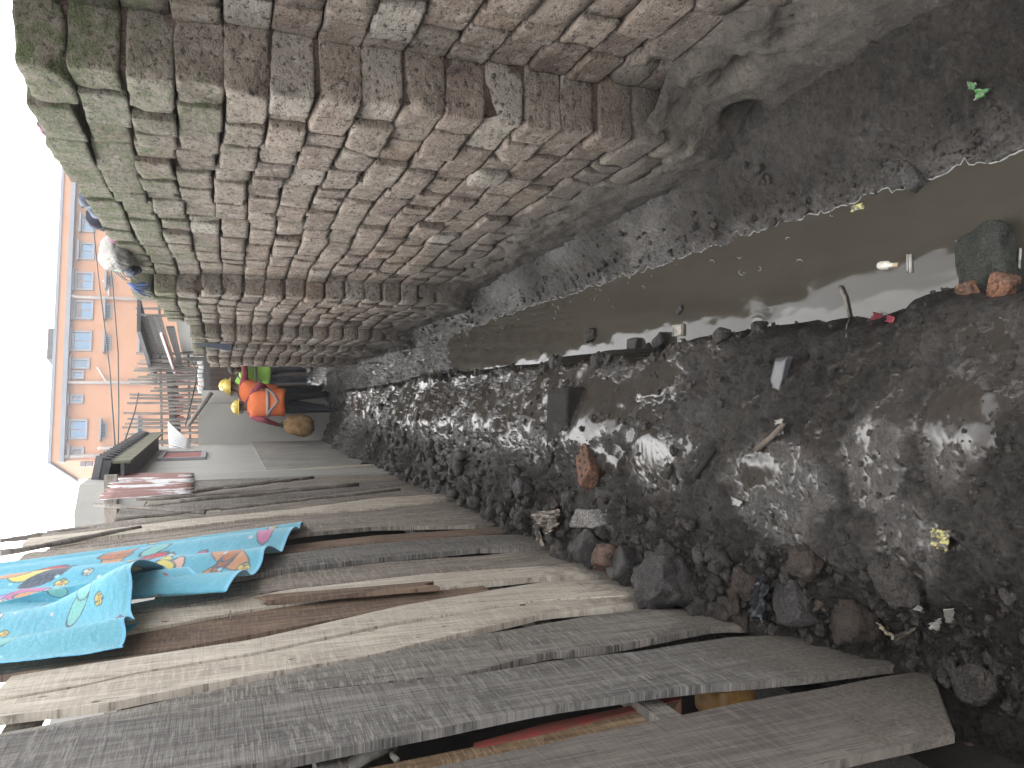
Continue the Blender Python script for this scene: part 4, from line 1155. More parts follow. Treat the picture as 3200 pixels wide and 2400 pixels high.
mb.build('roof_tile_ridge', M['darkroof'], house)
MB().box((-0.715, ye0 + 0.02, ez - 0.17), (-0.692, ye1, ez - 0.022)).build('fascia', M['mossroof'], house)
MB().box((HX - 0.02, ye0 + 0.03, ez - 0.12), (-0.716, ye1 - 0.01, ez - 0.09)).build('soffit', M['soffit'], house)
MB().box((-0.99, 7.98, ez + 0.1), (-0.93, 8.055, ez + 0.25)).build('bracket', M['soffit'], house)
wy0, wy1, wz0, wz1 = 10.15, 11.2, 1.87, 2.42
wn = MB()
for a in ((wy0, wy0 + 0.07, wz0, wz1), (wy1 - 0.07, wy1, wz0, wz1), (wy0 + 0.07, wy1 - 0.07, wz1 - 0.06, wz1), (wy0 + 0.07, wy1 - 0.07, wz0, wz0 + 0.06)):
    wn.box((HX + 0.002, a[0], a[2]), (HX + 0.035, a[1], a[3]))
wf = wn.build('window', M['frame_grey'], house)
MB().box((HX + 0.002, wy0 + 0.08, wz0 + 0.065), (HX + 0.016, 0.5 * (wy0 + wy1) - 0.01, wz1 - 0.065)).build('shutter', M['redpaint2'], wf)
MB().box((HX + 0.002, 0.5 * (wy0 + wy1) + 0.01, wz0 + 0.065), (HX + 0.016, wy1 - 0.08, wz1 - 0.065)).build('shutter', M['redpaint2'], wf)

# taller rendered gable behind the fence, with a timber plate
gable = empty('rendered_gable_house', (-1.2, 9.2, 0), 'taller grey house showing its rendered side and a timber beam above the plank fence', 'house')
ga, gb = on_y(239, 1516, 7.4), on_y(339, 1640, 7.4)
mb = MB(); mb.prism([(-3.4, 7.4, 0), (ga.x, 7.4, 0), (ga.x, 7.4, ga.z - 0.02), (ga.x - 0.25, 7.4, ga.z + 0.02), (-1.75, 7.4, ga.z), (-3.4, 7.4, ga.z + 0.3)], (0, 0.55, 0)); mb.build('wall', M['grey_plaster'], gable)
pz = on_y(328, 1570, 7.4).z; pz2 = on_y(368, 1570, 7.4).z
MB().box((-3.3, 7.34, pz2), (ga.x + 0.08, 7.397, pz)).build('timber_plate', M['wood_mid'], gable)

# ---- cross wall at the bend, white sheet leaning on it
cross = empty('cross_wall', (-0.6, 12.7, 0), 'low grey rendered wall closing the left of the alley behind the workers', 'wall')
c0 = on_y(600, 1379, 12.75); c1 = on_y(600, 1262, 12.75)
MB().box((-1.2, 12.75, -0.2), (-0.30, 12.95, 2.02)).build('wall', M['grey_plaster'], cross)
MB().box((-0.295, 12.9, -0.2), (-0.10, 13.1, 1.97)).build('pier', M['whitesheet'] if False else M['grey_plaster'], cross)
p, q = on_y(588, 1330, 12.6), on_y(662, 1226, 12.6)
MB().tube([p + Vector((0, 0, .0)), q], 0.032, 8).build('pole', M['stick'], cross, True)
p, q = on_y(604, 1300, 12.62), on_y(668, 1215, 12.62)
V = []
for i in range(5):
    for j in range(40):
        a = on_y(527 + 6 * i, 1320, 12.4); t_, s_ = i / 4, j / 39
        A0, A1, B0, B1 = on_y(524, 1318, 12.3), on_y(528, 1402, 12.3), on_y(596, 1378, 12.3), on_y(592, 1404, 12.3)
        w = A0.lerp(A1, s_).lerp(B0.lerp(B1, s_), t_)
        V.append((w.x, w.y - 0.3 * t_ + 0.015 * math.sin(s_ * 44), w.z))
o = tag(link('roof_sheet', mesh_np('roof_sheet', np.array(V), grid_faces(5, 40), True), M['whitesheet']), 'white corrugated sheet roofing tilted beside the grey house window', 'roof sheet')
o.modifiers.new('s', 'SOLIDIFY').thickness = 0.004

# ---- brown plank door at the end, a row of white blocks over it
gate = empty('plank_gate', (0.05, 14.4, 0), 'dark brown plank gate at the far end of the alley behind the green vest', 'gate')
g0, g1 = on_y(660, 1225, 14.4), on_y(660, 1135, 14.4)
n = 6
for k in range(n):
    xa = g0.x + (g1.x - g0.x) * k / n; xb = g0.x + (g1.x - g0.x) * (k + 1) / n
    MB().box((xa + 0.006, 14.4, -0.1), (xb - 0.006, 14.43, 1.86 + 0.02 * (k % 2))).build('board', M['gateboard'], gate)
MB().box((g0.x - 0.03, 14.435, 0.4), (g1.x + 0.03, 14.5, 0.5)).build('rail', M['gateboard'], gate)
MB().box((g0.x - 0.03, 14.435, 1.5), (g1.x + 0.03, 14.5, 1.6)).build('rail', M['gateboard'], gate)
for k in range(8):
    c = on_y(627 + random.uniform(-2, 3), 1133 + k * 13.0, 14.7)
    P, F = rough_block((0.032, 0.04, 0.05), 4, 60 + k, 0.012, 0.006)
    tag(link('block', mesh_np('block', P + np.array(c), F, True), M['whitesheet']), 'small whitish block in the row on the lintel above the plank gate', 'block', 'white blocks above the gate')
MB().box((-0.45, 14.62, -0.2), (0.75, 14.85, on_y(632, 1180, 14.7).z - 0.03)).build('lintel_wall', M['soffit'])
tag(bpy.data.objects['lintel_wall'], 'dark wall behind the plank gate carrying the white blocks', 'wall')

# ---- palisade of thin poles behind
pal = empty('pole_palisade', (0.0, 16.2, 0), 'palisade of thin grey uneven poles standing across the end of the alley', 'fence')
TOPS = [(425, 1104), (438, 1127), (429, 1137), (422, 1152), (417, 1160), (429, 1177), (400, 1186), (406, 1199), (480, 1213), (405, 1233), (405, 1244), (397, 1260), (386, 1291), (398, 1309), (390, 1324), (382, 1336), (386, 1358), (389, 1376), (392, 1389), (424, 964), (426, 984), (470, 1222), (460, 1170), (470, 1146), (500, 1271), (505, 1282), (510, 1120), (505, 1205)]
for (px, py) in TOPS:
    a = on_y(px, py, 16.2)
    b = on_y(690, py + random.uniform(-6, 6), 16.2)
    pts = [Vector((b.x, 16.2, -0.1)), b.lerp(a, 0.35) + Vector((random.uniform(-.02, .02), 0, 0)), b.lerp(a, 0.7) + Vector((random.uniform(-.02, .02), 0, 0)), a]
    MB().tube(pts, 0.036, 6, 0.024).build('pole', M['stick'], pal, True)
for z in (2.25, 2.75):
    MB().tube([(-1.2, 16.235, z), (1.6, 16.235, z + 0.05)], 0.025, 6).build('rail', M['stick'], pal, True)
# low roof and red cloths behind the palisade
low = empty('low_shed', (0.2, 17.6, 0), 'low grey shed with red panels behind the pole palisade', 'shed')
MB().box((-1.5, 17.6, -0.2), (0.42, 19.0, 2.0)).build('wall', M['wood_grey'], low)
za, zb2 = on_y(535, 1290, 17.3).z, on_y(520, 1180, 17.3).z
mb = MB(); mb.prism([(-1.7, 17.35, on_y(540, 1300, 17.35).z), (0.55, 17.35, on_y(515, 1150, 17.35).z), (0.55, 17.35, on_y(535, 1150, 17.35).z), (-1.7, 17.35, on_y(555, 1300, 17.35).z)], (0, 2.2, 0)); mb.build('roof', M['darkroof'], low)
for (px, py, w, hgt) in ((562, 1170, 0.30, 0.16), (565, 1190, 0.12, 0.12), (555, 1245, 0.10, 0.2), (560, 1268, 0.12, 0.14), (558, 1290, 0.12, 0.14), (562, 1310, 0.10, 0.14)):
    c = on_y(px, py, 17.3)
    MB().box((c.x - w / 2, 17.54, c.z - hgt / 2), (c.x + w / 2, 17.595, c.z + hgt / 2)).build('panel', M['redcloth'], low)

# ---- wooden house on the right, seen over the wall
RW0, RW1 = (1.05, 13.0), (0.29, 18.2)
rw = lambda px, py: on_wall(px, py, RW0, RW1)
dr = Vector((RW1[0] - RW0[0], RW1[1] - RW0[1], 0)).normalized(); nr = Vector((-dr.y, dr.x, 0)).normalized()
if nr.x > 0: nr = -nr
rhouse = empty('timber_house', (1.05, 13.0, 0), 'dark timber-clad house with a red and white eaves board above the far brick wall', 'house')
def strip(name, a, b, c, d, off, thick, mat):
    P = [rw(*a) + nr * off, rw(*b) + nr * off, rw(*c) + nr * off, rw(*d) + nr * off]
    return MB().prism(P, nr * -thick).build(name, M[mat], rhouse)
n = 7
for k in range(n):
    f0, f1 = k / n, (k + 0.93) / n
    A = lambda f: (440 + (503 - 440) * f, 985 + (990 - 985) * f)
    B = lambda f: (488 + (553 - 488) * f, 1160 + (1152 - 1160) * f)
    strip('siding_board', A(f0), B(f0), B(f1), A(f1), 0.0 + 0.01 * (k % 2), 0.03, 'wood_slate')
strip('roof_edge', (428, 985), (481, 1168), (492, 1170), (440, 985), 0.25, 0.5, 'darkroof')
strip('eaves_board', (500, 985), (553, 1155), (559, 1155), (507, 985), 0.30, 0.03, 'whitesheet')
strip('gutter', (508, 985), (560, 1158), (563, 1158), (511, 985), 0.32, 0.06, 'redpaint2')
strip('lower_roof', (520, 985), (566, 1140), (576, 1130), (545, 985), 0.2, 0.03, 'darkroof')
strip('wall', (545, 985), (575, 1150), (690, 1150), (690, 985), -0.05, 0.1, 'grey_plaster')
strip('upper_wall', (430, 940), (440, 990), (560, 1000), (560, 940), -0.35, 0.1, 'whitesheet')

# ---- cables
def cable(pts, Y, r, label):
    P = [on_y(a, b, y) for (a, b), y in zip(pts, Y)]
    mb = MB()
    Q = []
    for i in range(len(P) - 1):
        for k in range(6): Q.append(P[i].lerp(P[i + 1], k / 6))
    Q.append(P[-1]); mb.tube(Q, r, 5)
    tag(mb.build('power_cable', M['wire'], None, True), label, 'cable', 'cables crossing the alley')
cable([(285, 640), (306, 850), (328, 1031), (343, 1158), (362, 1436)], [16, 14.5, 13, 11.5, 9], 0.009, 'upper of the two cables sagging in front of the orange building')
cable([(330, 700), (353, 897), (369, 1103), (371, 1284), (368, 1436)], [16, 14.5, 13, 11.5, 9], 0.009, 'lower of the two cables crossing the orange building')
cable([(433, 1228), (420, 1290), (385, 1390), (348, 1442)], [16.1, 14, 11, 8.5], 0.012, 'dark cable running from a pole down to the grey house eaves')
cable([(595, 1120), (615, 1160), (612, 1195), (580, 1330)], [15, 14.5, 14, 12.8], 0.012, 'pale slack cable looping past the white blocks')

# ================================================================== the four workers
M['skin'] = plain('dark_skin', (0.115, 0.062, 0.042), 0.55, 0.4, 0.1, 20)
M['orangevest'] = plain('orange_vest', (0.55, 0.13, 0.04), 0.75, 0.3, 0.12, 12)
M['limevest'] = plain('lime_vest', (0.24, 0.46, 0.075), 0.75, 0.3, 0.12, 12)
M['maroon'] = plain('maroon_sleeve', (0.21, 0.045, 0.065), 0.85, 0.2, 0.2, 14)
M['navy'] = plain('dark_trousers', (0.013, 0.014, 0.018), 0.85, 0.2, 0.3, 14)
M['greenshirt'] = plain('dark_green_sleeve', (0.06, 0.09, 0.045), 0.85, 0.2, 0.2, 14)
M['boots'] = plain('black_boots', (0.02, 0.02, 0.022), 0.45, 0.5, 0.3, 14)
M['helmet'] = plain('yellow_hard_hat', (0.45, 0.33, 0.05), 0.35, 0.5, 0.08, 14, 0.02)
M['band'] = plain('grey_reflective_band', (0.20, 0.18, 0.18), 0.45, 0.5, 0.1, 30)
M['hair'] = plain('black_hair', (0.015, 0.013, 0.012), 0.8, 0.3, 0.3, 60)
M['whitecloth'] = plain('white_cloth', (0.6, 0.6, 0.58), 0.9, 0.2, 0.1, 20)

def person(loc, rz, label, arms, sleeve='maroon', lean=(0.0, 0.0), legs=((0.0, 0.0), (0.0, 0.0)), vest='orangevest', hat=True, scale=1.0, cross=True, scarf=False):
    """arms: ((elbow, wrist, tip) right, the same left) as offsets from the ground point; x right, y forward, z up"""
    lx, ly = lean
    J, E = {}, []
    def j(n, p, r): J[n] = (Vector(p), r)
    j('pelvis', (0, 0, 0.84), (0.135, 0.105)); j('belly', (lx * .4, ly * .4, 1.0), (0.13, 0.105)); j('chest', (lx * .8, ly * .8, 1.19 - .25 * ly), (0.15, 0.115))
    j('neck0', (lx, ly, 1.325 - .4 * ly), (0.07, 0.065)); j('neck', (lx * 1.1, ly * 1.2 + .01, 1.39 - .5 * ly), (0.052, 0.052)); j('head', (lx * 1.15, ly * 1.45 + .025, 1.475 - .62 * ly), (0.078, 0.092)); j('crown', (lx * 1.15, ly * 1.55 + .02, 1.545 - .7 * ly), (0.068, 0.08))
    for s, n, (el, wr, tip), lg in ((1, 'r', arms[0], legs[0]), (-1, 'l', arms[1], legs[1])):
        j('sh' + n, (lx * .95 + s * 0.165, ly * .95, 1.285 - .4 * ly), (0.062, 0.062)); j('el' + n, el, (0.047, 0.047)); j('wr' + n, wr, (0.031, 0.031)); j('ha' + n, tip, (0.038, 0.022))
        j('hip' + n, (s * 0.088, 0, 0.78), (0.098, 0.105)); j('kn' + n, (s * 0.10 + lg[0] * .5, 0.03 + lg[1] * .5, 0.44), (0.068, 0.07)); j('an' + n, (s * 0.105 + lg[0], lg[1] - .01, 0.09), (0.05, 0.055)); j('to' + n, (s * 0.12 + lg[0], lg[1] + 0.13, 0.035), (0.042, 0.03))
        E += [('chest', 'sh' + n, sleeve), ('sh' + n, 'el' + n, sleeve), ('el' + n, 'wr' + n, sleeve if n != 'r' or sleeve == 'maroon' else sleeve), ('wr' + n, 'ha' + n, 'skin'), ('pelvis', 'hip' + n, 'navy'), ('hip' + n, 'kn' + n, 'navy'), ('kn' + n, 'an' + n, 'navy'), ('an' + n, 'to' + n, 'boots')]
    E += [('pelvis', 'belly', 'navy'), ('belly', 'chest', sleeve), ('chest', 'neck0', sleeve), ('neck0', 'neck', 'skin'), ('neck', 'head', 'skin'), ('head', 'crown', 'skin')]
    names = list(J)
    me = bpy.data.meshes.new('tmp'); me.from_pydata([J[n][0] for n in names], [(names.index(a), names.index(b)) for a, b, _ in E], [])
    o = bpy.data.objects.new('tmp', me); COL.objects.link(o)
    o.modifiers.new('skin', 'SKIN').use_smooth_shade = True
    for i, n in enumerate(names):
        sv_ = me.skin_vertices[0].data[i]; sv_.radius = J[n][1]; sv_.use_root = (n == 'pelvis')
    sub = o.modifiers.new('sub', 'SUBSURF'); sub.levels = 2; sub.render_levels = 2
    dg = bpy.context.evaluated_depsgraph_get()
    ev = o.evaluated_get(dg); m2 = bpy.data.meshes.new_from_object(ev)
    V = [v.co.copy() for v in m2.vertices]; F = [list(p.vertices) for p in m2.polygons]
    bpy.data.objects.remove(o); bpy.data.meshes.remove(me)
    mats = ['skin', sleeve, 'navy', 'boots', 'hair']
    fm = []
    for f in F:
        c = sum((V[i] for i in f), Vector()) / len(f)
        best, bm_ = 9, 'navy'
        for a, b, mt in E:
            A, B = J[a][0], J[b][0]; d = B - A; t = max(0, min(1, (c - A).dot(d) / d.length_squared)); q = (c - A - d * t).length
            if q < best: best, bm_ = q, mt
        if bm_ == 'skin' and c.z > J['head'][0].z + 0.02 and not (c.y > J['head'][0].y + 0.05): bm_ = 'hair'
        fm.append(mats.index(bm_))
    mb = MB(); mb.V = [tuple(v) for v in V]; mb.F = F
    # fingers, thumb, nose, ears
    def extra(fn, mt):
        k = len(mb.F); fn(); fm.extend([mats.index(mt)] * (len(mb.F) - k))
    for s, n in ((1, 'r'), (-1, 'l')):
        h, w = J['ha' + n][0], J['wr' + n][0]
        d = (h - w).normalized(); a = d.cross(Vector((0.3, 0.2, 1))).normalized(); c = d.cross(a)
        for q, ln in zip((-0.027, -0.009, 0.009, 0.026), (0.050, 0.062, 0.064, 0.052)):
            r0 = h + a * q
            extra(lambda: mb.tube([r0, r0 + d * ln * 0.5, r0 + d * ln * 0.8 - c * ln * 0.35], 0.0085, 6, 0.0065), 'skin')
        extra(lambda: mb.tube([h - d * 0.03 + a * 0.03, h + a * 0.055 - d * 0.005, h + a * 0.058 + d * 0.025], 0.0095, 6, 0.007), 'skin')
    hd = J['head'][0]
    extra(lambda: mb.tube([hd + Vector((0, 0.085, 0.03)), hd + Vector((0, 0.118, -0.012)), hd + Vector((0, 0.09, -0.02))], [0.010, 0.017, 0.012], 6), 'skin')
    for s in (1, -1):
        extra(lambda: mb.tube([hd + Vector((s * 0.076, 0.0, 0.03)), hd + Vector((s * 0.088, -0.01, 0.01)), hd + Vector((s * 0.078, 0.0, -0.025))], 0.012, 6), 'skin')
        extra(lambda: mb.tube([hd + Vector((s * 0.03, 0.083, 0.022)), hd + Vector((s * 0.03, 0.092, 0.022))], 0.010, 6), 'hair')
    extra(lambda: mb.tube([hd + Vector((-0.025, 0.086, -0.045)), hd + Vector((0, 0.096, -0.045)), hd + Vector((0.025, 0.086, -0.045))], 0.006, 6), 'hair')
    me = bpy.data.meshes.new('person'); me.from_pydata(mb.V, [], mb.F); me.update()
    for k in mats: me.materials.append(M[k])
    me.polygons.foreach_set('material_index', fm); me.polygons.foreach_set('use_smooth', [True] * len(me.polygons))
    body = bpy.data.objects.new('person', me); COL.objects.link(body)
    body.location = loc; body.rotation_euler = (0, 0, rz); body.scale = (scale,) * 3
    tag(body, label, 'person', 'workers in safety vests')
    def child(name, mbx, mt, smooth=True):
        o = bpy.data.objects.new(name, mbx.mesh(name, smooth)); o.data.materials.append(M[mt]); COL.objects.link(o); o.parent = body; return o
    # safety vest
    rg = random.Random(int(abs(loc[0]) * 1000) + 3)
    def ring(z, a, b, k, wob=0.006):
        f = (z - 0.84) / 0.49; cx, cy = lx * max(0, f), ly * max(0, f)
        return [Vector((cx + math.copysign(abs(math.cos(t)) ** 0.85, math.cos(t)) * a * (1 + wob * 3 * math.sin(5 * t + k)), cy + math.sin(t) * b * (1 + wob * 4 * math.sin(4 * t + 2 * k)), z - 0.4 * ly * max(0, f) + 0.012 * math.sin(3 * t + k) * (z < 0.9))) for t in [2 * math.pi * q / 28 for q in range(28)]]
    prof = [(0.74, 0.215, 0.175), (0.80, 0.212, 0.172), (0.90, 0.205, 0.165), (1.0, 0.20, 0.158), (1.10, 0.205, 0.158), (1.20, 0.212, 0.155), (1.27, 0.20, 0.14), (1.315, 0.165, 0.115), (1.345, 0.11, 0.09), (1.36, 0.085, 0.08)]
    mv = MB(); mv.rings([ring(z, a, b, i * 0.8, 0.008) for i, (z, a, b) in enumerate(prof)], True, False)
    v = child('safety_vest', mv, vest); md = v.modifiers.new('s', 'SOLIDIFY'); md.thickness = 0.006
    def bandring(z0, tilt):
        R = []
        for z, e in ((z0, 1.02), (z0 + 0.05, 1.02)):
            R.append([p * 1 + Vector((0, 0, tilt * abs(p.x) * 4 if tilt else 0)) for p in ring(z, 0.204 * e + 0.006, 0.163 * e + 0.006, 2.0, 0.006)])
        mq = MB(); mq.rings(R, True, False); c = child('reflective_band', mq, 'band'); c.modifiers.new('s', 'SOLIDIFY').thickness = 0.006
    bandring(0.99, 0.0)
    if cross: bandring(0.83, 0.16)
    if hat:
        hb = MB(); cx, cy, cz = hd.x, hd.y - 0.002, hd.z + 0.045
        R = []
        for ang in (0, 12, 28, 45, 60, 75, 86):
            a = math.radians(ang); rr = 0.122 * math.cos(a); zz = 0.105 * math.sin(a)
            R.append([Vector((cx + math.cos(t) * rr * (1 - 0.04), cy + math.sin(t) * rr * 1.12, cz + zz + 0.004 * max(0, math.cos(t * 2)) ** 8 * (ang > 20))) for t in [2 * math.pi * q / 24 for q in range(24)]])
        hb.rings(R); hat_ = child('hard_hat', hb, 'helmet')
        br = MB()
        R = [[Vector((cx + math.cos(t) * r * .96, cy + math.sin(t) * r * 1.12 + (0.035 * max(0, math.sin(t)) if r > 0.13 else 0), cz + dz)) for t in [2 * math.pi * q / 24 for q in range(24)]] for r, dz in ((0.118, 0.008), (0.142, 0.0), (0.142, -0.006), (0.118, 0.0))]
        br.rings(R, True, False)
        b_ = bpy.data.objects.new('brim', br.mesh('brim', True)); b_.data.materials.append(M['helmet']); COL.objects.link(b_); b_.parent = hat_
        rdg = MB(); rdg.tube([Vector((cx, cy + 0.115 * math.cos(a) * 1.12, cz + 0.004 + 0.108 * math.sin(a))) for a in [math.radians(q) for q in range(15, 170, 15)]], 0.009, 6)
        r_ = bpy.data.objects.new('ridge', rdg.mesh('ridge', True)); r_.data.materials.append(M['helmet']); COL.objects.link(r_); r_.parent = hat_
    else:
        hb = MB(); R = []
        for ang in (5, 30, 55, 80):
            a = math.radians(ang); R.append([Vector((hd.x + math.cos(t) * 0.089 * math.cos(a), hd.y - 0.008 + math.sin(t) * 0.10 * math.cos(a), hd.z + 0.03 + 0.085 * math.sin(a))) for t in [2 * math.pi * q / 18 for q in range(18)]])
        hb.rings(R); child('hair', hb, 'hair')
    if scarf:
        sb = MB(); sb.tube([hd + Vector((-0.10, 0.02, -0.04)), hd + Vector((-0.13, 0.05, -0.10)), hd + Vector((-0.16, 0.05, -0.16))], [0.02, 0.045, 0.02], 7); child('white_cloth', sb, 'whitecloth')
    return body

# left orange worker: back to us, left arm down holding the sack; stands on the mud at about 12.5 m
def foot(px, py, Y):
    p = on_y(px, py, Y); return (p.x, Y, gh(p.x, Y) - 0.06)
w1 = foot(1000, 1256, 11.9); w1 = (w1[0], w1[1], 0.09)
person(w1, math.radians(8), 'person in orange vest and yellow hard hat seen from behind, sack in the left hand', (((0.30, 0.10, 1.08), (0.22, 0.27, 0.95), (0.19, 0.33, 0.93)), ((-0.27, 0.02, 1.03), (-0.33, 0.14, 0.84), (-0.345, 0.18, 0.77))), 'maroon', (-0.03, 0.20), ((0.03, 0.12), (-0.02, -0.1)), 'orangevest', True, 0.97)
w2 = foot(1000, 1243, 12.7); w2 = (w2[0], w2[1], 0.09)
person(w2, math.radians(-25), 'person in orange vest and yellow hard hat reaching out to the brick wall', (((0.36, 0.16, 1.20), (0.52, 0.36, 1.21), (0.58, 0.42, 1.22)), ((-0.25, 0.05, 1.05), (-0.16, 0.22, 0.95), (-0.11, 0.27, 0.95))), 'maroon', (0.05, 0.18), ((0.02, 0.08), (-0.02, -0.08)), 'orangevest', True, 1.04, False)
w3 = foot(1000, 1174, 13.6); w3 = (w3[0], w3[1], 0.20)
person(w3, math.radians(195), 'bareheaded person in lime green vest and dark trousers facing the others', (((0.25, 0.06, 1.05), (0.20, 0.20, 0.92), (0.18, 0.25, 0.90)), ((-0.26, 0.08, 1.05), (-0.16, 0.24, 1.02), (-0.11, 0.28, 1.03))), 'greenshirt', (0.0, 0.28), ((0.0, 0.05), (0.0, -0.05)), 'limevest', False, 0.98, False, True)
w4 = foot(1000, 1203, 14.1); w4 = (w4[0], w4[1], 0.12)
person(w4, math.radians(170), 'person in lime vest mostly hidden behind the two orange vests, yellow hard hat showing', (((0.25, 0.06, 1.05), (0.20, 0.20, 0.92), (0.18, 0.25, 0.90)), ((-0.25, 0.06, 1.05), (-0.20, 0.20, 0.92), (-0.18, 0.25, 0.90))), 'greenshirt', (0.0, 0.04), ((0.0, 0.05), (0.0, -0.05)), 'limevest', True, 1.0, False)

# the muddy woven sack in the left worker's hand
M['sackcloth'] = plain('muddy_woven_sack', (0.27, 0.17, 0.085), 0.9, 0.2, 0.45, 16, 0.4)
hx, hy, hz = w1[0] - 0.335, w1[1] + 0.11, w1[2] + 0.70
mb = MB(); R = []
for i, (z, a, b) in enumerate(((0.0, 0.05, 0.03), (-0.05, 0.13, 0.07), (-0.14, 0.15, 0.11), (-0.26, 0.17, 0.13), (-0.36, 0.13, 0.11), (-0.41, 0.06, 0.05))):
    R.append([Vector((hx - 0.02 + a * math.cos(t) * (1 + .12 * math.sin(3 * t + i)), hy - 0.06 + b * math.sin(t) * (1 + .12 * math.cos(4 * t + i)), hz + z + 0.02 * math.sin(2 * t + i))) for t in [2 * math.pi * q / 18 for q in range(18)]])
mb.rings(R)
sack = empty('carried_sack', (hx, hy, hz - 0.4), 'brown muddy sack hanging from the left hand of the worker seen from behind', 'sack')
mb.build('body', M['sackcloth'], sack, True)
MB().tube([Vector((hx + 0.10, hy - .06, hz - 0.06)), Vector((hx + 0.04, hy - .03, hz + 0.015)), Vector((hx - 0.06, hy - .05, hz - 0.0)), Vector((hx - 0.13, hy - .08, hz - 0.12)), Vector((hx - 0.17, hy - 0.1, hz - 0.26))], 0.014, 7).build('rim', plain('sack_rim', (0.42, 0.30, 0.15), 0.85, 0.2, 0.2, 20), sack, True)

# ================================================================== stones, rubbish and clods on the mud
def rock(name, px, py, size, mat, label, cat='stone', seed=1, n=9, sink=0.35, rot=(0, 0, 0), chips=3, chip=0.3, r=0.02, amp=None, freq=18, lift=0.0):
    p = at(px, py)
    if mat in ('clod', 'redclod'):
        V, F = cube_grid(max(n, 14)); V = V / (np.linalg.norm(V, axis=1, keepdims=True) ** 0.85)
        P = V * np.array(size) * 0.5
        o_ = seed * 3.7
        P = P * (1 + 0.30 * fbm3(V[:, 0] * 1.4 + o_, V[:, 1] * 1.4, V[:, 2] * 1.4, seed, 2) + 0.16 * fbm3(V[:, 0] * 5 + o_, V[:, 1] * 5, V[:, 2] * 5, seed + 3, 3))[:, None]
    else:
        P, F = rough_block([s / 2 for s in size], max(n, 12), seed, r, amp or min(size) * 0.09, freq, chips, chip)
        P = P + 0.10 * min(size) * np.stack([fbm3(P[:, 0] * 25 + i * 9, P[:, 1] * 25, P[:, 2] * 25, seed + i, 3) for i in range(3)], 1)
    R = np.array(Matrix.Rotation(rot[2], 3, 'Z') @ Matrix.Rotation(rot[1], 3, 'Y') @ Matrix.Rotation(rot[0], 3, 'X'))
    P = P @ R.T
    o = link(name, mesh_np(name, P, F, True), M[mat], None, (p.x, p.y, p.z + size[2] * (0.5 - sink) + lift))
    return tag(o, label, cat)

rock('stone', 2090, 1815, (0.17, 0.20, 0.16), 'darkrock', 'largest dark wet rock lying against the foot of the plank fence', 'rock', 11, 12, 0.3, (0.2, 0.1, 0.5))
rock('stone', 1985, 1765, (0.12, 0.13, 0.14), 'darkrock', 'bluish dark rock between the red-brown stone and the largest rock', 'rock', 12, 10, 0.3, (0.3, 0.2, 0.9))
rock('stone', 1930, 1745, (0.10, 0.12, 0.13), 'redbrick', 'reddish brown wedge-shaped stone among the dark rocks by the fence', 'rock', 13, 10, 0.25, (0.3, 0.5, 0.3))
rock('stone', 1850, 1710, (0.12, 0.14, 0.13), 'darkrock', 'dark angular rock under the long grey stone near the fence', 'rock', 14, 10, 0.3, (0.5, 0.2, 1.3))
rock('stone', 1775, 1725, (0.13, 0.14, 0.12), 'clod', 'rounded brown clod of earth beside the torn pale sheet', 'clod', 15, 10, 0.3, (0, 0, 0.3), 1, 0.2, 0.05)
rock('stone', 1875, 1620, (0.09, 0.30, 0.07), 'greystone', 'long pale grey stone standing in the clods near the fence', 'stone', 16, 10, 0.3, (0.35, 0.1, 0.25), 4, 0.3, 0.012)
rock('stone', 2500, 1885, (0.14, 0.13, 0.10), 'darkrock', 'smooth black rock beside the crumpled dark plastic', 'rock', 17, 10, 0.35, (0, 0.2, 0.4), 2, 0.25, 0.045)
rock('stone', 2345, 1820, (0.10, 0.11, 0.10), 'redclod', 'brown rock with a white chip beside the dark plastic', 'rock', 18, 10, 0.35, (0, 0.2, 1.4), 2, 0.25, 0.04)
rock('stone', 2680, 1940, (0.16, 0.15, 0.12), 'redclod', 'brown lump of earth at the foot of the second plank', 'clod', 19, 10, 0.4, (0, 0.2, 0.4), 2, 0.25, 0.06)
rock('stone', 2520, 1750, (0.13, 0.12, 0.07), 'redclod', 'reddish brown heap of earth in the middle of the near mud', 'clod', 20, 12, 0.45, (0, 0.1, 0.9), 2, 0.25, 0.06)
rock('stone', 2800, 1790, (0.17, 0.15, 0.08), 'clod', 'wide dark lump of mud below the yellow wrapper', 'clod', 21, 14, 0.5, (0, 0.05, 0.2), 2, 0.2, 0.07)
rock('stone', 3060, 2130, (0.10, 0.12, 0.05), 'clod', 'flat grey stone at the lower end of the nearest plank', 'stone', 22, 10, 0.3, (0.1, 0.3, 0.2), 3, 0.3, 0.01)
rock('stone', 3010, 2380, (0.10, 0.15, 0.06), 'redbrick', 'tan slab of stone lying under the nearest plank', 'stone', 23, 10, 0.3, (0.1, 0.2, 0.5), 3, 0.3, 0.012)
rock('stone', 2800, 2390, (0.10, 0.13, 0.10), 'greystone', 'muddy grey stone in the dark gap under the nearest plank', 'stone', 24, 10, 0.3, (0.1, 0.2, 0.9), 3, 0.3, 0.02)
rock('stone', 1640, 1520, (0.11, 0.12, 0.09), 'darkrock', 'dark clod above the perforated orange brick', 'clod', 25, 9, 0.35, (0, 0, 0.4), 2, 0.3, 0.03)
rock('boulder', 3115, 835, (0.20, 0.15, 0.12), 'mossstone', 'greenish grey stone block half in the water beside the orange stones', 'stone', 26, 14, 0.42, (0.05, 0.1, 0.25), 3, 0.2, 0.014)
rock('brick_fragment', 3140, 920, (0.065, 0.115, 0.05), 'orangebrick', 'larger orange brick fragment behind the greenish stone block', 'brick fragment', 27, 10, 0.2, (0, 0, 1.2), 3, 0.28, 0.02)
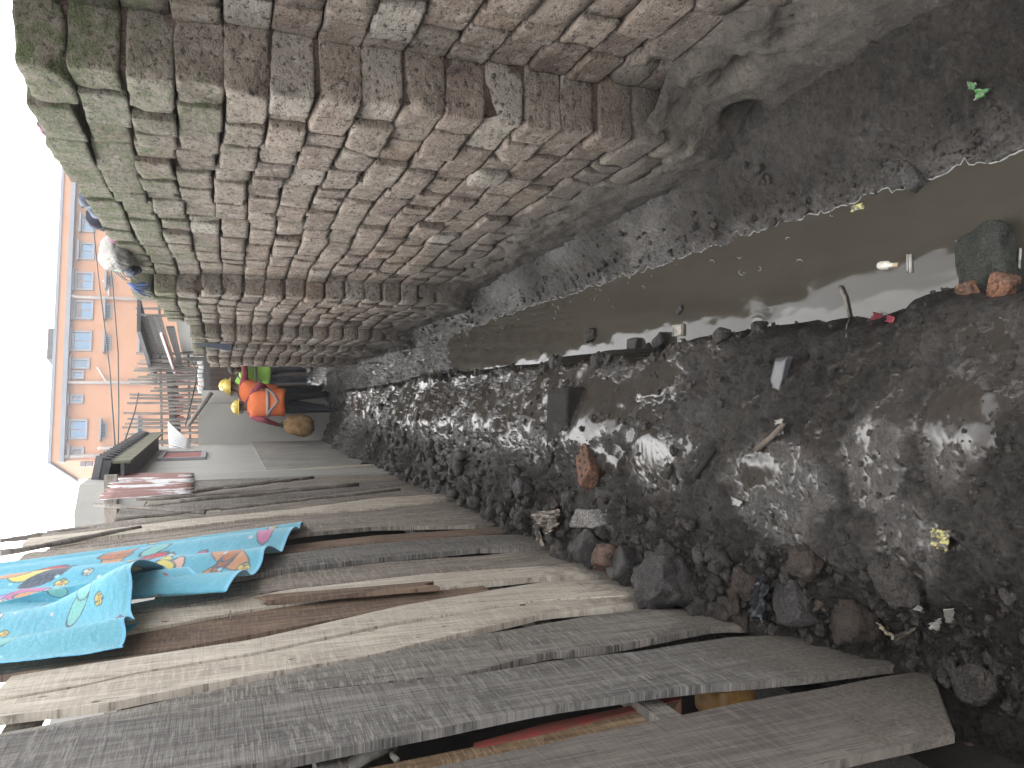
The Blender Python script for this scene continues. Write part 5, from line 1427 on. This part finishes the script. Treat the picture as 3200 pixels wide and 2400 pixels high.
rock('brick_fragment', 3042, 908, (0.045, 0.05, 0.04), 'orangebrick', 'small orange brick fragment next to the larger one by the water', 'brick fragment', 28, 8, 0.2, (0, 0, 0.3), 2, 0.28, 0.014)
rock('stone', 2860, 560, (0.07, 0.055, 0.05), 'darkrock', 'dark cube of stone at the right edge of the water', 'stone', 29, 8, 0.4, (0, 0.1, 0.5), 2, 0.2, 0.008)
rock('stone', 1990, 1075, (0.07, 0.10, 0.06), 'darkrock', 'rounded stone standing in the shining edge of the water', 'stone', 30, 8, 0.35, (0, 0, 0), 2, 0.25, 0.03)
rock('stone', 2075, 1070, (0.065, 0.10, 0.07), 'darkrock', 'lumpy stone in the water next to the floating lid', 'stone', 31, 8, 0.35, (0, 0, 0.5), 2, 0.25, 0.03)
rock('stone', 2265, 1050, (0.05, 0.09, 0.06), 'clod', 'tall clod breaking the shining strip of water', 'clod', 32, 8, 0.35, (0, 0, 0.5), 2, 0.25, 0.02)
rock('stone', 1850, 1050, (0.07, 0.12, 0.07), 'clod', 'dark clod at the water edge beyond the two wet stones', 'clod', 33, 8, 0.35, (0, 0, 0.5), 2, 0.25, 0.02)
rock('stone', 2130, 968, (0.03, 0.05, 0.022), 'darkrock', 'small dark pebble in mid water above the lid', 'pebble', 34, 6, 0.35, (0, 0, 0.5), 2, 0.25, 0.008)

# perforated orange brick half buried
pb = at(1850, 1450)
fb = empty('hollow_brick', pb, 'muddy orange perforated brick half buried in the grey mud', 'brick')
ax = Matrix.Translation(pb + Vector((0, 0, 0.012))) @ Matrix.Rotation(0.9, 4, 'Z') @ Matrix.Rotation(0.25, 4, 'X') @ Matrix.Rotation(0.3, 4, 'Y')
P, F = rough_block((0.12, 0.055, 0.035), 12, 44, 0.006, 0.003, 24, 2, 0.25)
P = np.array([tuple(ax @ Vector(p)) for p in P]); link('body', mesh_np('body', P, F, True), M['orangebrick'], fb)
for k in range(8):
    c = ax @ Vector((-0.085 + 0.057 * (k % 4), -0.02 + 0.04 * (k // 4), 0.0345)); up = (ax.to_3x3() @ Vector((0, 0, 1)))
    MB().tube([c - up * 0.002, c + up * 0.0035], 0.0085, 8).build('hole_shade', M['blackgap'], fb)  # black discs painted in for the shade inside the perforations

# blackened timber blocks lying in the mud
def block(name, pts, thick, mat, label, cat):
    """pts: outline of the top face in the photograph"""
    Q = [at(*p) for p in pts]; z = sum(q.z for q in Q) / len(Q) + thick * 0.45
    d = [ray(*p) for p in pts]; W = [CAM + r * ((z - CAM.z) / r.z) for r in d]
    cen = sum(W, Vector()) / len(W)
    V, F = cube_grid(8)
    A, B, C_, D = W[:4]
    out = []
    for (a, b, c) in V:
        s, t = (a + 1) / 2, (b + 1) / 2
        p = A.lerp(B, s).lerp(D.lerp(C_, s), t); p.z += (c - 1) / 2 * thick
        p += Vector((0.004, 0.004, 0.003)) * float(fbm3(p.x * 40, p.y * 40, p.z * 40, 3, 2))
        out.append(tuple(p))
    return tag(link(name, mesh_np(name, np.array(out), F, False), M[mat]), label, cat)
block('timber_block', [(1712, 1218), (1775, 1210), (1772, 1385), (1708, 1395)], 0.10, 'oldtimber', 'dark muddy timber block lying across the bright wet mud', 'timber')
M['slate'] = plain('black_slate', (0.045, 0.045, 0.048), 0.45, 0.5, 0.25, 18)
block('slate_board', [(2425, 1118), (2462, 1112), (2430, 1240), (2380, 1272)], 0.022, 'slate', 'black slate-like board lying in the mud near the water', 'board')

# thin sheet-like rubbish
def rag(name, pts, mat, label, cat, z=0.012, crumple=0.014, seed=1, n=16):
    """four photograph points -> a crumpled sheet lying on the mud"""
    rg = np.random.default_rng(seed)
    W = [at(*p) + Vector((0, 0, z)) for p in pts]
    V = []
    for i in range(n):
        for j in range(n):
            s, t = i / (n - 1), j / (n - 1)
            p = W[0].lerp(W[1], s).lerp(W[3].lerp(W[2], s), t)
            e = 0.12 * float(vnoise2(s * 5 + seed, t * 5, seed))
            q = W[0].lerp(W[1], min(1, max(0, s + e * t))).lerp(W[3].lerp(W[2], min(1, max(0, s - e))), min(1, max(0, t + e * 0.6)))
            k = abs(float(fbm2(s * 3 + seed * 3.3, t * 3, seed, 3, 0.6, True)))
            V.append((q.x, q.y, q.z + crumple * (k * 1.6 - 0.4)))
    o = tag(link(name, mesh_np(name, np.array(V), grid_faces(n, n), True), M[mat]), label, cat)
    md = o.modifiers.new('s', 'SOLIDIFY'); md.thickness = 0.0015
    return o
def specks(name, c, dirt, sc, lim=0.5):
    t = NT(name); v = t.coord('World')
    n = t.noise(v, sc, 5, 0.7)
    return t.done(t.mix(t.ramp(n, [(lim - 0.03, 0), (lim + 0.03, 1)]), c, dirt), 0.45, 0.5, t.bump(n, 0.4, 0.01))
MUDC = (0.05, 0.043, 0.037)
M['yellowfoil'] = specks('muddy_yellow_wrapper', (0.33, 0.30, 0.11), MUDC, 42, 0.52)
M['silverfoil'] = specks('muddy_foil', (0.42, 0.44, 0.45), (0.26, 0.22, 0.13), 30, 0.5)
M['redfoil'] = specks('muddy_red_plastic', (0.28, 0.035, 0.055), MUDC, 60, 0.55)
M['greenfoil'] = specks('muddy_green_wrapper', (0.05, 0.15, 0.045), (0.22, 0.19, 0.18), 50, 0.56)
M['paper'] = specks('muddy_paper', (0.26, 0.245, 0.225), (0.09, 0.12, 0.10), 24, 0.56)
M['torn'] = specks('torn_pale_sheet', (0.22, 0.19, 0.155), (0.07, 0.055, 0.045), 16, 0.5)
M['blackplastic'] = plain('black_plastic', (0.03, 0.032, 0.035), 0.3, 0.5, 0.3, 20)
rag('wrapper', [(2925, 1648), (2990, 1655), (2975, 1725), (2925, 1700)], 'yellowfoil', 'crumpled yellow wrapper speckled with mud', 'wrapper', 0.012, 0.012, 3)
rag('wrapper', [(2760, 1942), (2815, 1985), (2812, 1998), (2768, 1965)], 'silverfoil', 'shiny silver foil wrapper near the foot of the second plank', 'wrapper', 0.02, 0.012, 4)
rag('wrapper', [(2812, 1985), (2880, 1958), (2870, 1972), (2818, 2008)], 'torn', 'tan piece of wrapper joined to the silver foil', 'wrapper', 0.02, 0.012, 5)
rag('plastic_scrap', [(2740, 975), (2768, 980), (2772, 1000), (2735, 1015)], 'redfoil', 'torn red plastic scrap on the mud nearer the water stick', 'plastic scrap', 0.012, 0.012, 6, 10)
rag('plastic_scrap', [(2783, 985), (2806, 992), (2800, 1010), (2780, 1004)], 'redfoil', 'small round red plastic scrap beside the torn red one', 'plastic scrap', 0.012, 0.01, 7, 10)
rag('wrapper', [(3040, 258), (3068, 262), (3066, 288), (3046, 280)], 'greenfoil', 'green wrapper piece on the dark right bank, upper one', 'wrapper', 0.02, 0.012, 8, 10)
rag('wrapper', [(3072, 283), (3108, 280), (3100, 305), (3060, 318)], 'greenfoil', 'green wrapper piece on the dark right bank, lower one', 'wrapper', 0.02, 0.012, 9, 10)
rag('paper_scrap', [(2438, 1315), (2462, 1308), (2456, 1322), (2432, 1328)], 'paper', 'white paper scrap beside a dark crack in the wet mud', 'paper', 0.012, 0.008, 10, 8)
rag('paper_scrap', [(2296, 1552), (2332, 1566), (2325, 1582), (2300, 1575)], 'paper', 'white paper scrap on the mud above the brown rock', 'paper', 0.012, 0.008, 11, 8)
rag('paper_scrap', [(2860, 1878), (2895, 1880), (2905, 1915), (2875, 1900)], 'paper', 'folded greyish paper near the silver foil', 'paper', 0.015, 0.02, 12, 10)
rag('paper_scrap', [(2970, 1902), (2998, 1900), (2994, 1948), (2968, 1945)], 'paper', 'flat pale paper strip at the right of the folded paper', 'paper', 0.012, 0.008, 13, 10)
rag('paper_scrap', [(2925, 1945), (2955, 1930), (2952, 1968), (2932, 1962)], 'paper', 'bent pale paper between the folded paper and the flat strip', 'paper', 0.015, 0.02, 14, 10)
rag('torn_sheet', [(1705, 1600), (1780, 1588), (1790, 1640), (1745, 1675)], 'torn', 'torn pale sheet curled over the clods beside the fence', 'sheet', 0.06, 0.05, 15, 18)
rag('torn_sheet', [(1690, 1640), (1712, 1650), (1722, 1728), (1705, 1735)], 'torn', 'narrow dirty strip hanging below the torn pale sheet', 'sheet', 0.03, 0.02, 16, 12)
rag('plastic_bag', [(2395, 1800), (2425, 1805), (2425, 1945), (2370, 1920)], 'blackplastic', 'crumpled black plastic against the foot of the third plank', 'plastic bag', 0.03, 0.03, 17, 18)
rag('sachet', [(1822, 1760), (1885, 1764), (1882, 1773), (1826, 1770)], 'silverfoil', 'small blue and white sachet against the pale plank', 'sachet', 0.012, 0.006, 18, 8)
# sticks
def ground_stick(pts, r, label, mat='stick'):
    P = [at(*p) + Vector((0, 0, r * 0.9)) for p in pts]
    tag(MB().tube(P, r, 7, r * 0.6).build('stick', M[mat], None, True), label, 'stick')
ground_stick([(2628, 895), (2645, 930), (2660, 990)], 0.007, 'grey stick lying from the mud into the water')
ground_stick([(2660, 990), (2652, 1020), (2650, 1055)], 0.0025, 'thin root trailing from the end of the grey stick')
ground_stick([(2780, 1835), (2805, 1822), (2830, 1812)], 0.002, 'fine straw on the dark lump of mud')
ground_stick([(2375, 1405), (2420, 1370), (2460, 1325)], 0.012, 'dark broken branch beside the white paper scrap', 'wood_brown')
ground_stick([(2180, 1490), (2215, 1440), (2245, 1400)], 0.014, 'black branch in the furrow of wet mud', 'blackgap')
# things afloat
fl = empty('box_tray', on_z(2122, 1033, WATER_Z), 'square tan lid floating at the bright edge of the water', 'lid')
c = on_z(2122, 1033, WATER_Z)
P, F = rough_block((0.030, 0.045, 0.006), 8, 50, 0.004, 0.001, 20, 0); link('tray', mesh_np('tray', P + np.array(c + Vector((0, 0, .004))), F, True), M['torn'], fl)
mb = MB(); mb.tube([c + Vector((-.024, -.037, .012)), c + Vector((.024, -.037, .012)), c + Vector((.024, .037, .012)), c + Vector((-.024, .037, .012)), c + Vector((-.024, -.037, .012))], 0.004, 6); mb.build('rim', M['paper'], fl, True)
a, b = on_z(2748, 830, WATER_Z), on_z(2795, 828, WATER_Z)
fb2 = empty('floating_bottle', a, 'white plastic bottle end floating in the near water', 'bottle')
MB().tube([a, a.lerp(b, .15), a.lerp(b, .6), a.lerp(b, .75), b], [0.013, 0.015, 0.015, 0.008, 0.007], 10).build('body', M['whiteplastic'], fb2, True)
MB().tube([b, b.lerp(a, -0.25)], 0.008, 10).build('cap', plain('tan_cap', (0.35, 0.27, 0.16), 0.5, 0.4, 0.2, 30), fb2, True)
a, b = on_z(2846, 795, WATER_Z), on_z(2848, 852, WATER_Z)
mb = MB(); mb.tube([a + Vector((0, 0, .002)), b + Vector((0, 0, .002))], 0.006, 6); mb.tube([a + Vector((.002, .012, .002)), b + Vector((.002, .012, .002))], 0.003, 6)
tag(mb.build('plastic_strip', M['paper'], None, True), 'pale plastic strip floating next to the bottle end', 'plastic strip')
a, b = on_z(3193, 775, WATER_Z), on_z(3186, 862, WATER_Z)
tag(MB().tube([a + Vector((0, 0, .004)), b + Vector((0, 0, .004))], 0.004, 6).build('plastic_strip', M['paper'], None, True), 'thin pale strip in the water under the greenish stone block', 'plastic strip')
P, F = rough_block((0.012, 0.030, 0.008), 6, 51, 0.006, 0.002, 20, 1)
tag(link('peel', mesh_np('peel', P + np.array(on_z(2680, 650, WATER_Z)), F, True), M['yellowfoil']), 'yellow peel among the stones at the right edge of the water', 'peel')

# ---- crumbled clods and pebbles: nobody could count them
def clods(name, N, place, smin, smax, mat, seed):
    rg = np.random.default_rng(seed)
    CG = {}
    for n in (3, 7):
        a_, b_ = cube_grid(n); CG[n] = (a_ / np.linalg.norm(a_, axis=1, keepdims=True), b_)
    Vs, Fs, nb = [], [], 0
    for i in range(N):
        x, y = place(rg)
        s = smin + (smax * (1.0 if y > 2.3 else 0.5) - smin) * rg.random() ** 3.6
        V0, F0 = CG[7 if s > 0.014 and y < 4 else 3]
        q = V0 * s * rg.uniform(0.65, 1.2, 3)
        o = rg.uniform(0, 40, 3)
        q = q * (1 + 0.55 * vnoise3(V0[:, 0] * 1.5 + o[0], V0[:, 1] * 1.5 + o[1], V0[:, 2] * 1.5 + o[2], seed) + 0.30 * fbm3(V0[:, 0] * 4 + o[1], V0[:, 1] * 4 + o[0], V0[:, 2] * 4, seed + 9, 2))[:, None]
        a = rg.uniform(0, 6.28); c, sn = math.cos(a), math.sin(a)
        q = np.stack([q[:, 0] * c - q[:, 1] * sn, q[:, 0] * sn + q[:, 1] * c, q[:, 2] * 0.8], 1)
        Vs.append(q + np.array([x, y, gh(x, y) + s * 0.05])); Fs.append(F0 + nb); nb += len(V0)
    tag(link(name, mesh_np(name, np.concatenate(Vs), np.concatenate(Fs), True), M[mat]), kind='stuff')
def by_fence(rg):
    y = 1.1 * (9.0 / 1.1) ** rg.random() ** 0.8; return max(-0.90, -0.86 + abs(rg.normal(0, 0.17)) * (1 if y < 4 else 1.3)), y
def on_bank(rg):
    y = 1.2 * (11 / 1.2) ** rg.random(); return rg.uniform(-0.8, float(np.interp(y, XL_Y, XL_X)) - 0.02), y
def at_edge(rg):
    y = 1.3 * (9 / 1.3) ** rg.random(); return float(np.interp(y, XL_Y, XL_X)) + rg.normal(-0.03, 0.03), y
def right_bank(rg):
    y = 1.5 * (9 / 1.5) ** rg.random(); return float(np.interp(y, XR_Y, XR_X)) + abs(rg.normal(0, 0.09)) - 0.02, y
clods('clods_by_fence', 1500, by_fence, 0.006, 0.055, 'clod', 1)
clods('reddish_clods', 260, by_fence, 0.006, 0.045, 'redclod', 2)
clods('clods_on_bank', 1100, on_bank, 0.003, 0.020, 'clod', 3)
clods('edge_clods', 380, at_edge, 0.006, 0.034, 'clod', 4)
clods('right_bank_clods', 700, right_bank, 0.004, 0.022, 'clod', 5)

# ================================================================== on top of the wall
M['weave'] = plain('white_woven_plastic', (0.25, 0.24, 0.22), 0.7, 0.3, 0.25, 30, 0.4)
M['greenweave'] = plain('green_woven_stripe', (0.18, 0.42, 0.25), 0.7, 0.3, 0.3, 30, 0.4)
M['bluestring'] = plain('blue_string', (0.10, 0.15, 0.30), 0.8, 0.3, 0.2, 30)
M['darkcloth'] = plain('dark_wet_cloth', (0.035, 0.035, 0.05), 0.8, 0.25, 0.3, 14)
M['greycloth'] = plain('grey_blue_cloth', (0.10, 0.115, 0.145), 0.85, 0.25, 0.3, 14)
M['purplecloth'] = plain('purple_cloth', (0.16, 0.07, 0.12), 0.85, 0.25, 0.3, 14)
c = on_y(362, 800, 5.55)
sk = empty('stuffed_sack', c, 'bulging white woven sack with a green stripe and frayed end on the wall top', 'sack')
nu, nv = 40, 64
U_, V_ = np.meshgrid(np.linspace(0.02, math.pi - 0.02, nu), np.linspace(0, 2 * math.pi, nv, endpoint=False), indexing='ij')
w = 1 + 0.06 * np.sin(20 * V_) * np.sin(18 * U_) + 0.14 * fbm2(U_ * 2, V_ * 2, 7, 2)
X_ = c.x + 0.02 + 0.115 * np.sin(U_) * np.cos(V_) * w; Y2 = c.y - 0.27 * np.cos(U_) * (1 + 0.02 * np.sin(V_)); Z_ = c.z + 0.10 * np.sin(U_) * np.sin(V_) * w - 0.02 * np.cos(U_)
Vv = np.stack([X_, Y2, Z_], -1).reshape(-1, 3); Ff = []
for i in range(nu - 1):
    for j_ in range(nv): Ff.append([i * nv + j_, i * nv + (j_ + 1) % nv, (i + 1) * nv + (j_ + 1) % nv, (i + 1) * nv + j_])
fm = [1 if (22 < i // nv < 31) else 0 for i in range(len(Ff))]
me = mesh_np('body', Vv, np.array(Ff), True, None, fm); o = link('body', me, [M['weave'], M['greenweave']], sk)
mb = MB()
for k in range(34):
    a = 2 * math.pi * k / 34; p = Vector((c.x + 0.02 + 0.08 * math.cos(a), c.y + 0.24, c.z + 0.08 * math.sin(a)))
    mb.tube([p, p + Vector((0.03 * math.cos(a), 0.06, 0.03 * math.sin(a) - 0.02)), p + Vector((0.05 * math.cos(a) + random.uniform(-.02, .02), 0.11, 0.03 * math.sin(a) - 0.06))], 0.006, 5, 0.003)
mb.build('frayed_end', M['weave'], sk, True)
c = on_y(428, 858, 5.75); mb = MB()
for k in range(30):
    a = random.uniform(0, 6.28); q = c + Vector((-0.06, -0.02, 0.06))
    mb.tube([q, q + Vector((-0.03 + 0.02 * math.cos(a), 0.02 * math.sin(a), -0.05)), q + Vector((-0.04 + 0.05 * math.cos(a), 0.06 * math.sin(a), -0.13 + random.uniform(-.03, .03)))], 0.004, 5, 0.002)
tag(mb.build('string_tassel', M['bluestring'], None, True), 'tuft of blue string hanging from the wall top below the sack', 'string')
def draped(name, pts, Y, mat, label, cat, thick=0.05, seed=1):
    """a lump of cloth lying along the wall top"""
    P = [on_y(a, b, y) for (a, b), y in zip(pts, Y)]
    mb = MB(); Q = []
    for i in range(len(P) - 1):
        for k in range(5): Q.append(P[i].lerp(P[i + 1], k / 5) + Vector((random.uniform(-.015, .015), random.uniform(-.01, .01), random.uniform(-.015, .015))))
    Q.append(P[-1]); mb.tube(Q, [thick * random.uniform(0.55, 1.15) for _ in Q], 10)
    return tag(mb.build(name, M[mat], None, True), label, cat)
draped('garment', [(268, 615), (290, 640), (300, 668)], [4.35, 4.5, 4.7], 'greycloth', 'grey wet garment spread on the wall top before the dark bundle', 'clothing', 0.035)
draped('garment', [(305, 672), (335, 700), (372, 715)], [4.75, 4.95, 5.1], 'darkcloth', 'dark bundle of clothes on the wall top beside the white sack', 'clothing', 0.055)
draped('garment', [(352, 722), (372, 745)], [5.15, 5.3], 'purplecloth', 'purple cloth squeezed between the dark bundle and the sack', 'clothing', 0.035)
draped('garment', [(395, 835), (412, 850), (430, 842)], [5.6, 5.7, 5.8], 'greycloth', 'bluish cloth under the sack where the tassel hangs', 'clothing', 0.035)
draped('plastic_scrap', [(212, 512), (232, 538)], [3.9, 4.02], 'redcloth', 'red plastic lying on the wall top against the orange building', 'plastic scrap', 0.02)
draped('plastic_scrap', [(130, 395), (160, 440), (185, 480)], [3.35, 3.5, 3.7], 'purplecloth', 'thin purple twist of plastic on the wall top nearest the sky', 'plastic scrap', 0.012)
jk = [on_y(a, b, 9.58) for a, b in ((604, 1060), (610, 1078), (720, 1098), (726, 1074), (690, 1066))]
mb = MB(); mb.prism(jk, (0, -0.05, 0))
tag(mb.build('jacket', M['greycloth']), 'grey-blue jacket hanging down the wall corner near the far end', 'clothing')

# ================================================================== thin volume added over everything, standing in for the veil of lens glare
hm = bpy.data.materials.new('haze'); hm.use_nodes = True
hm.node_tree.nodes.clear()
ho = hm.node_tree.nodes.new('ShaderNodeOutputMaterial'); hv = hm.node_tree.nodes.new('ShaderNodeVolumePrincipled')
hv.inputs['Color'].default_value = (0.95, 0.96, 1.0, 1); hv.inputs['Density'].default_value = 0.0015; hv.inputs['Anisotropy'].default_value = 0.3
hm.node_tree.links.new(hv.outputs[0], ho.inputs['Volume'])
tag(MB().box((-405, -65, -2.2), (405, 705, 22)).build('haze', hm), kind='stuff')
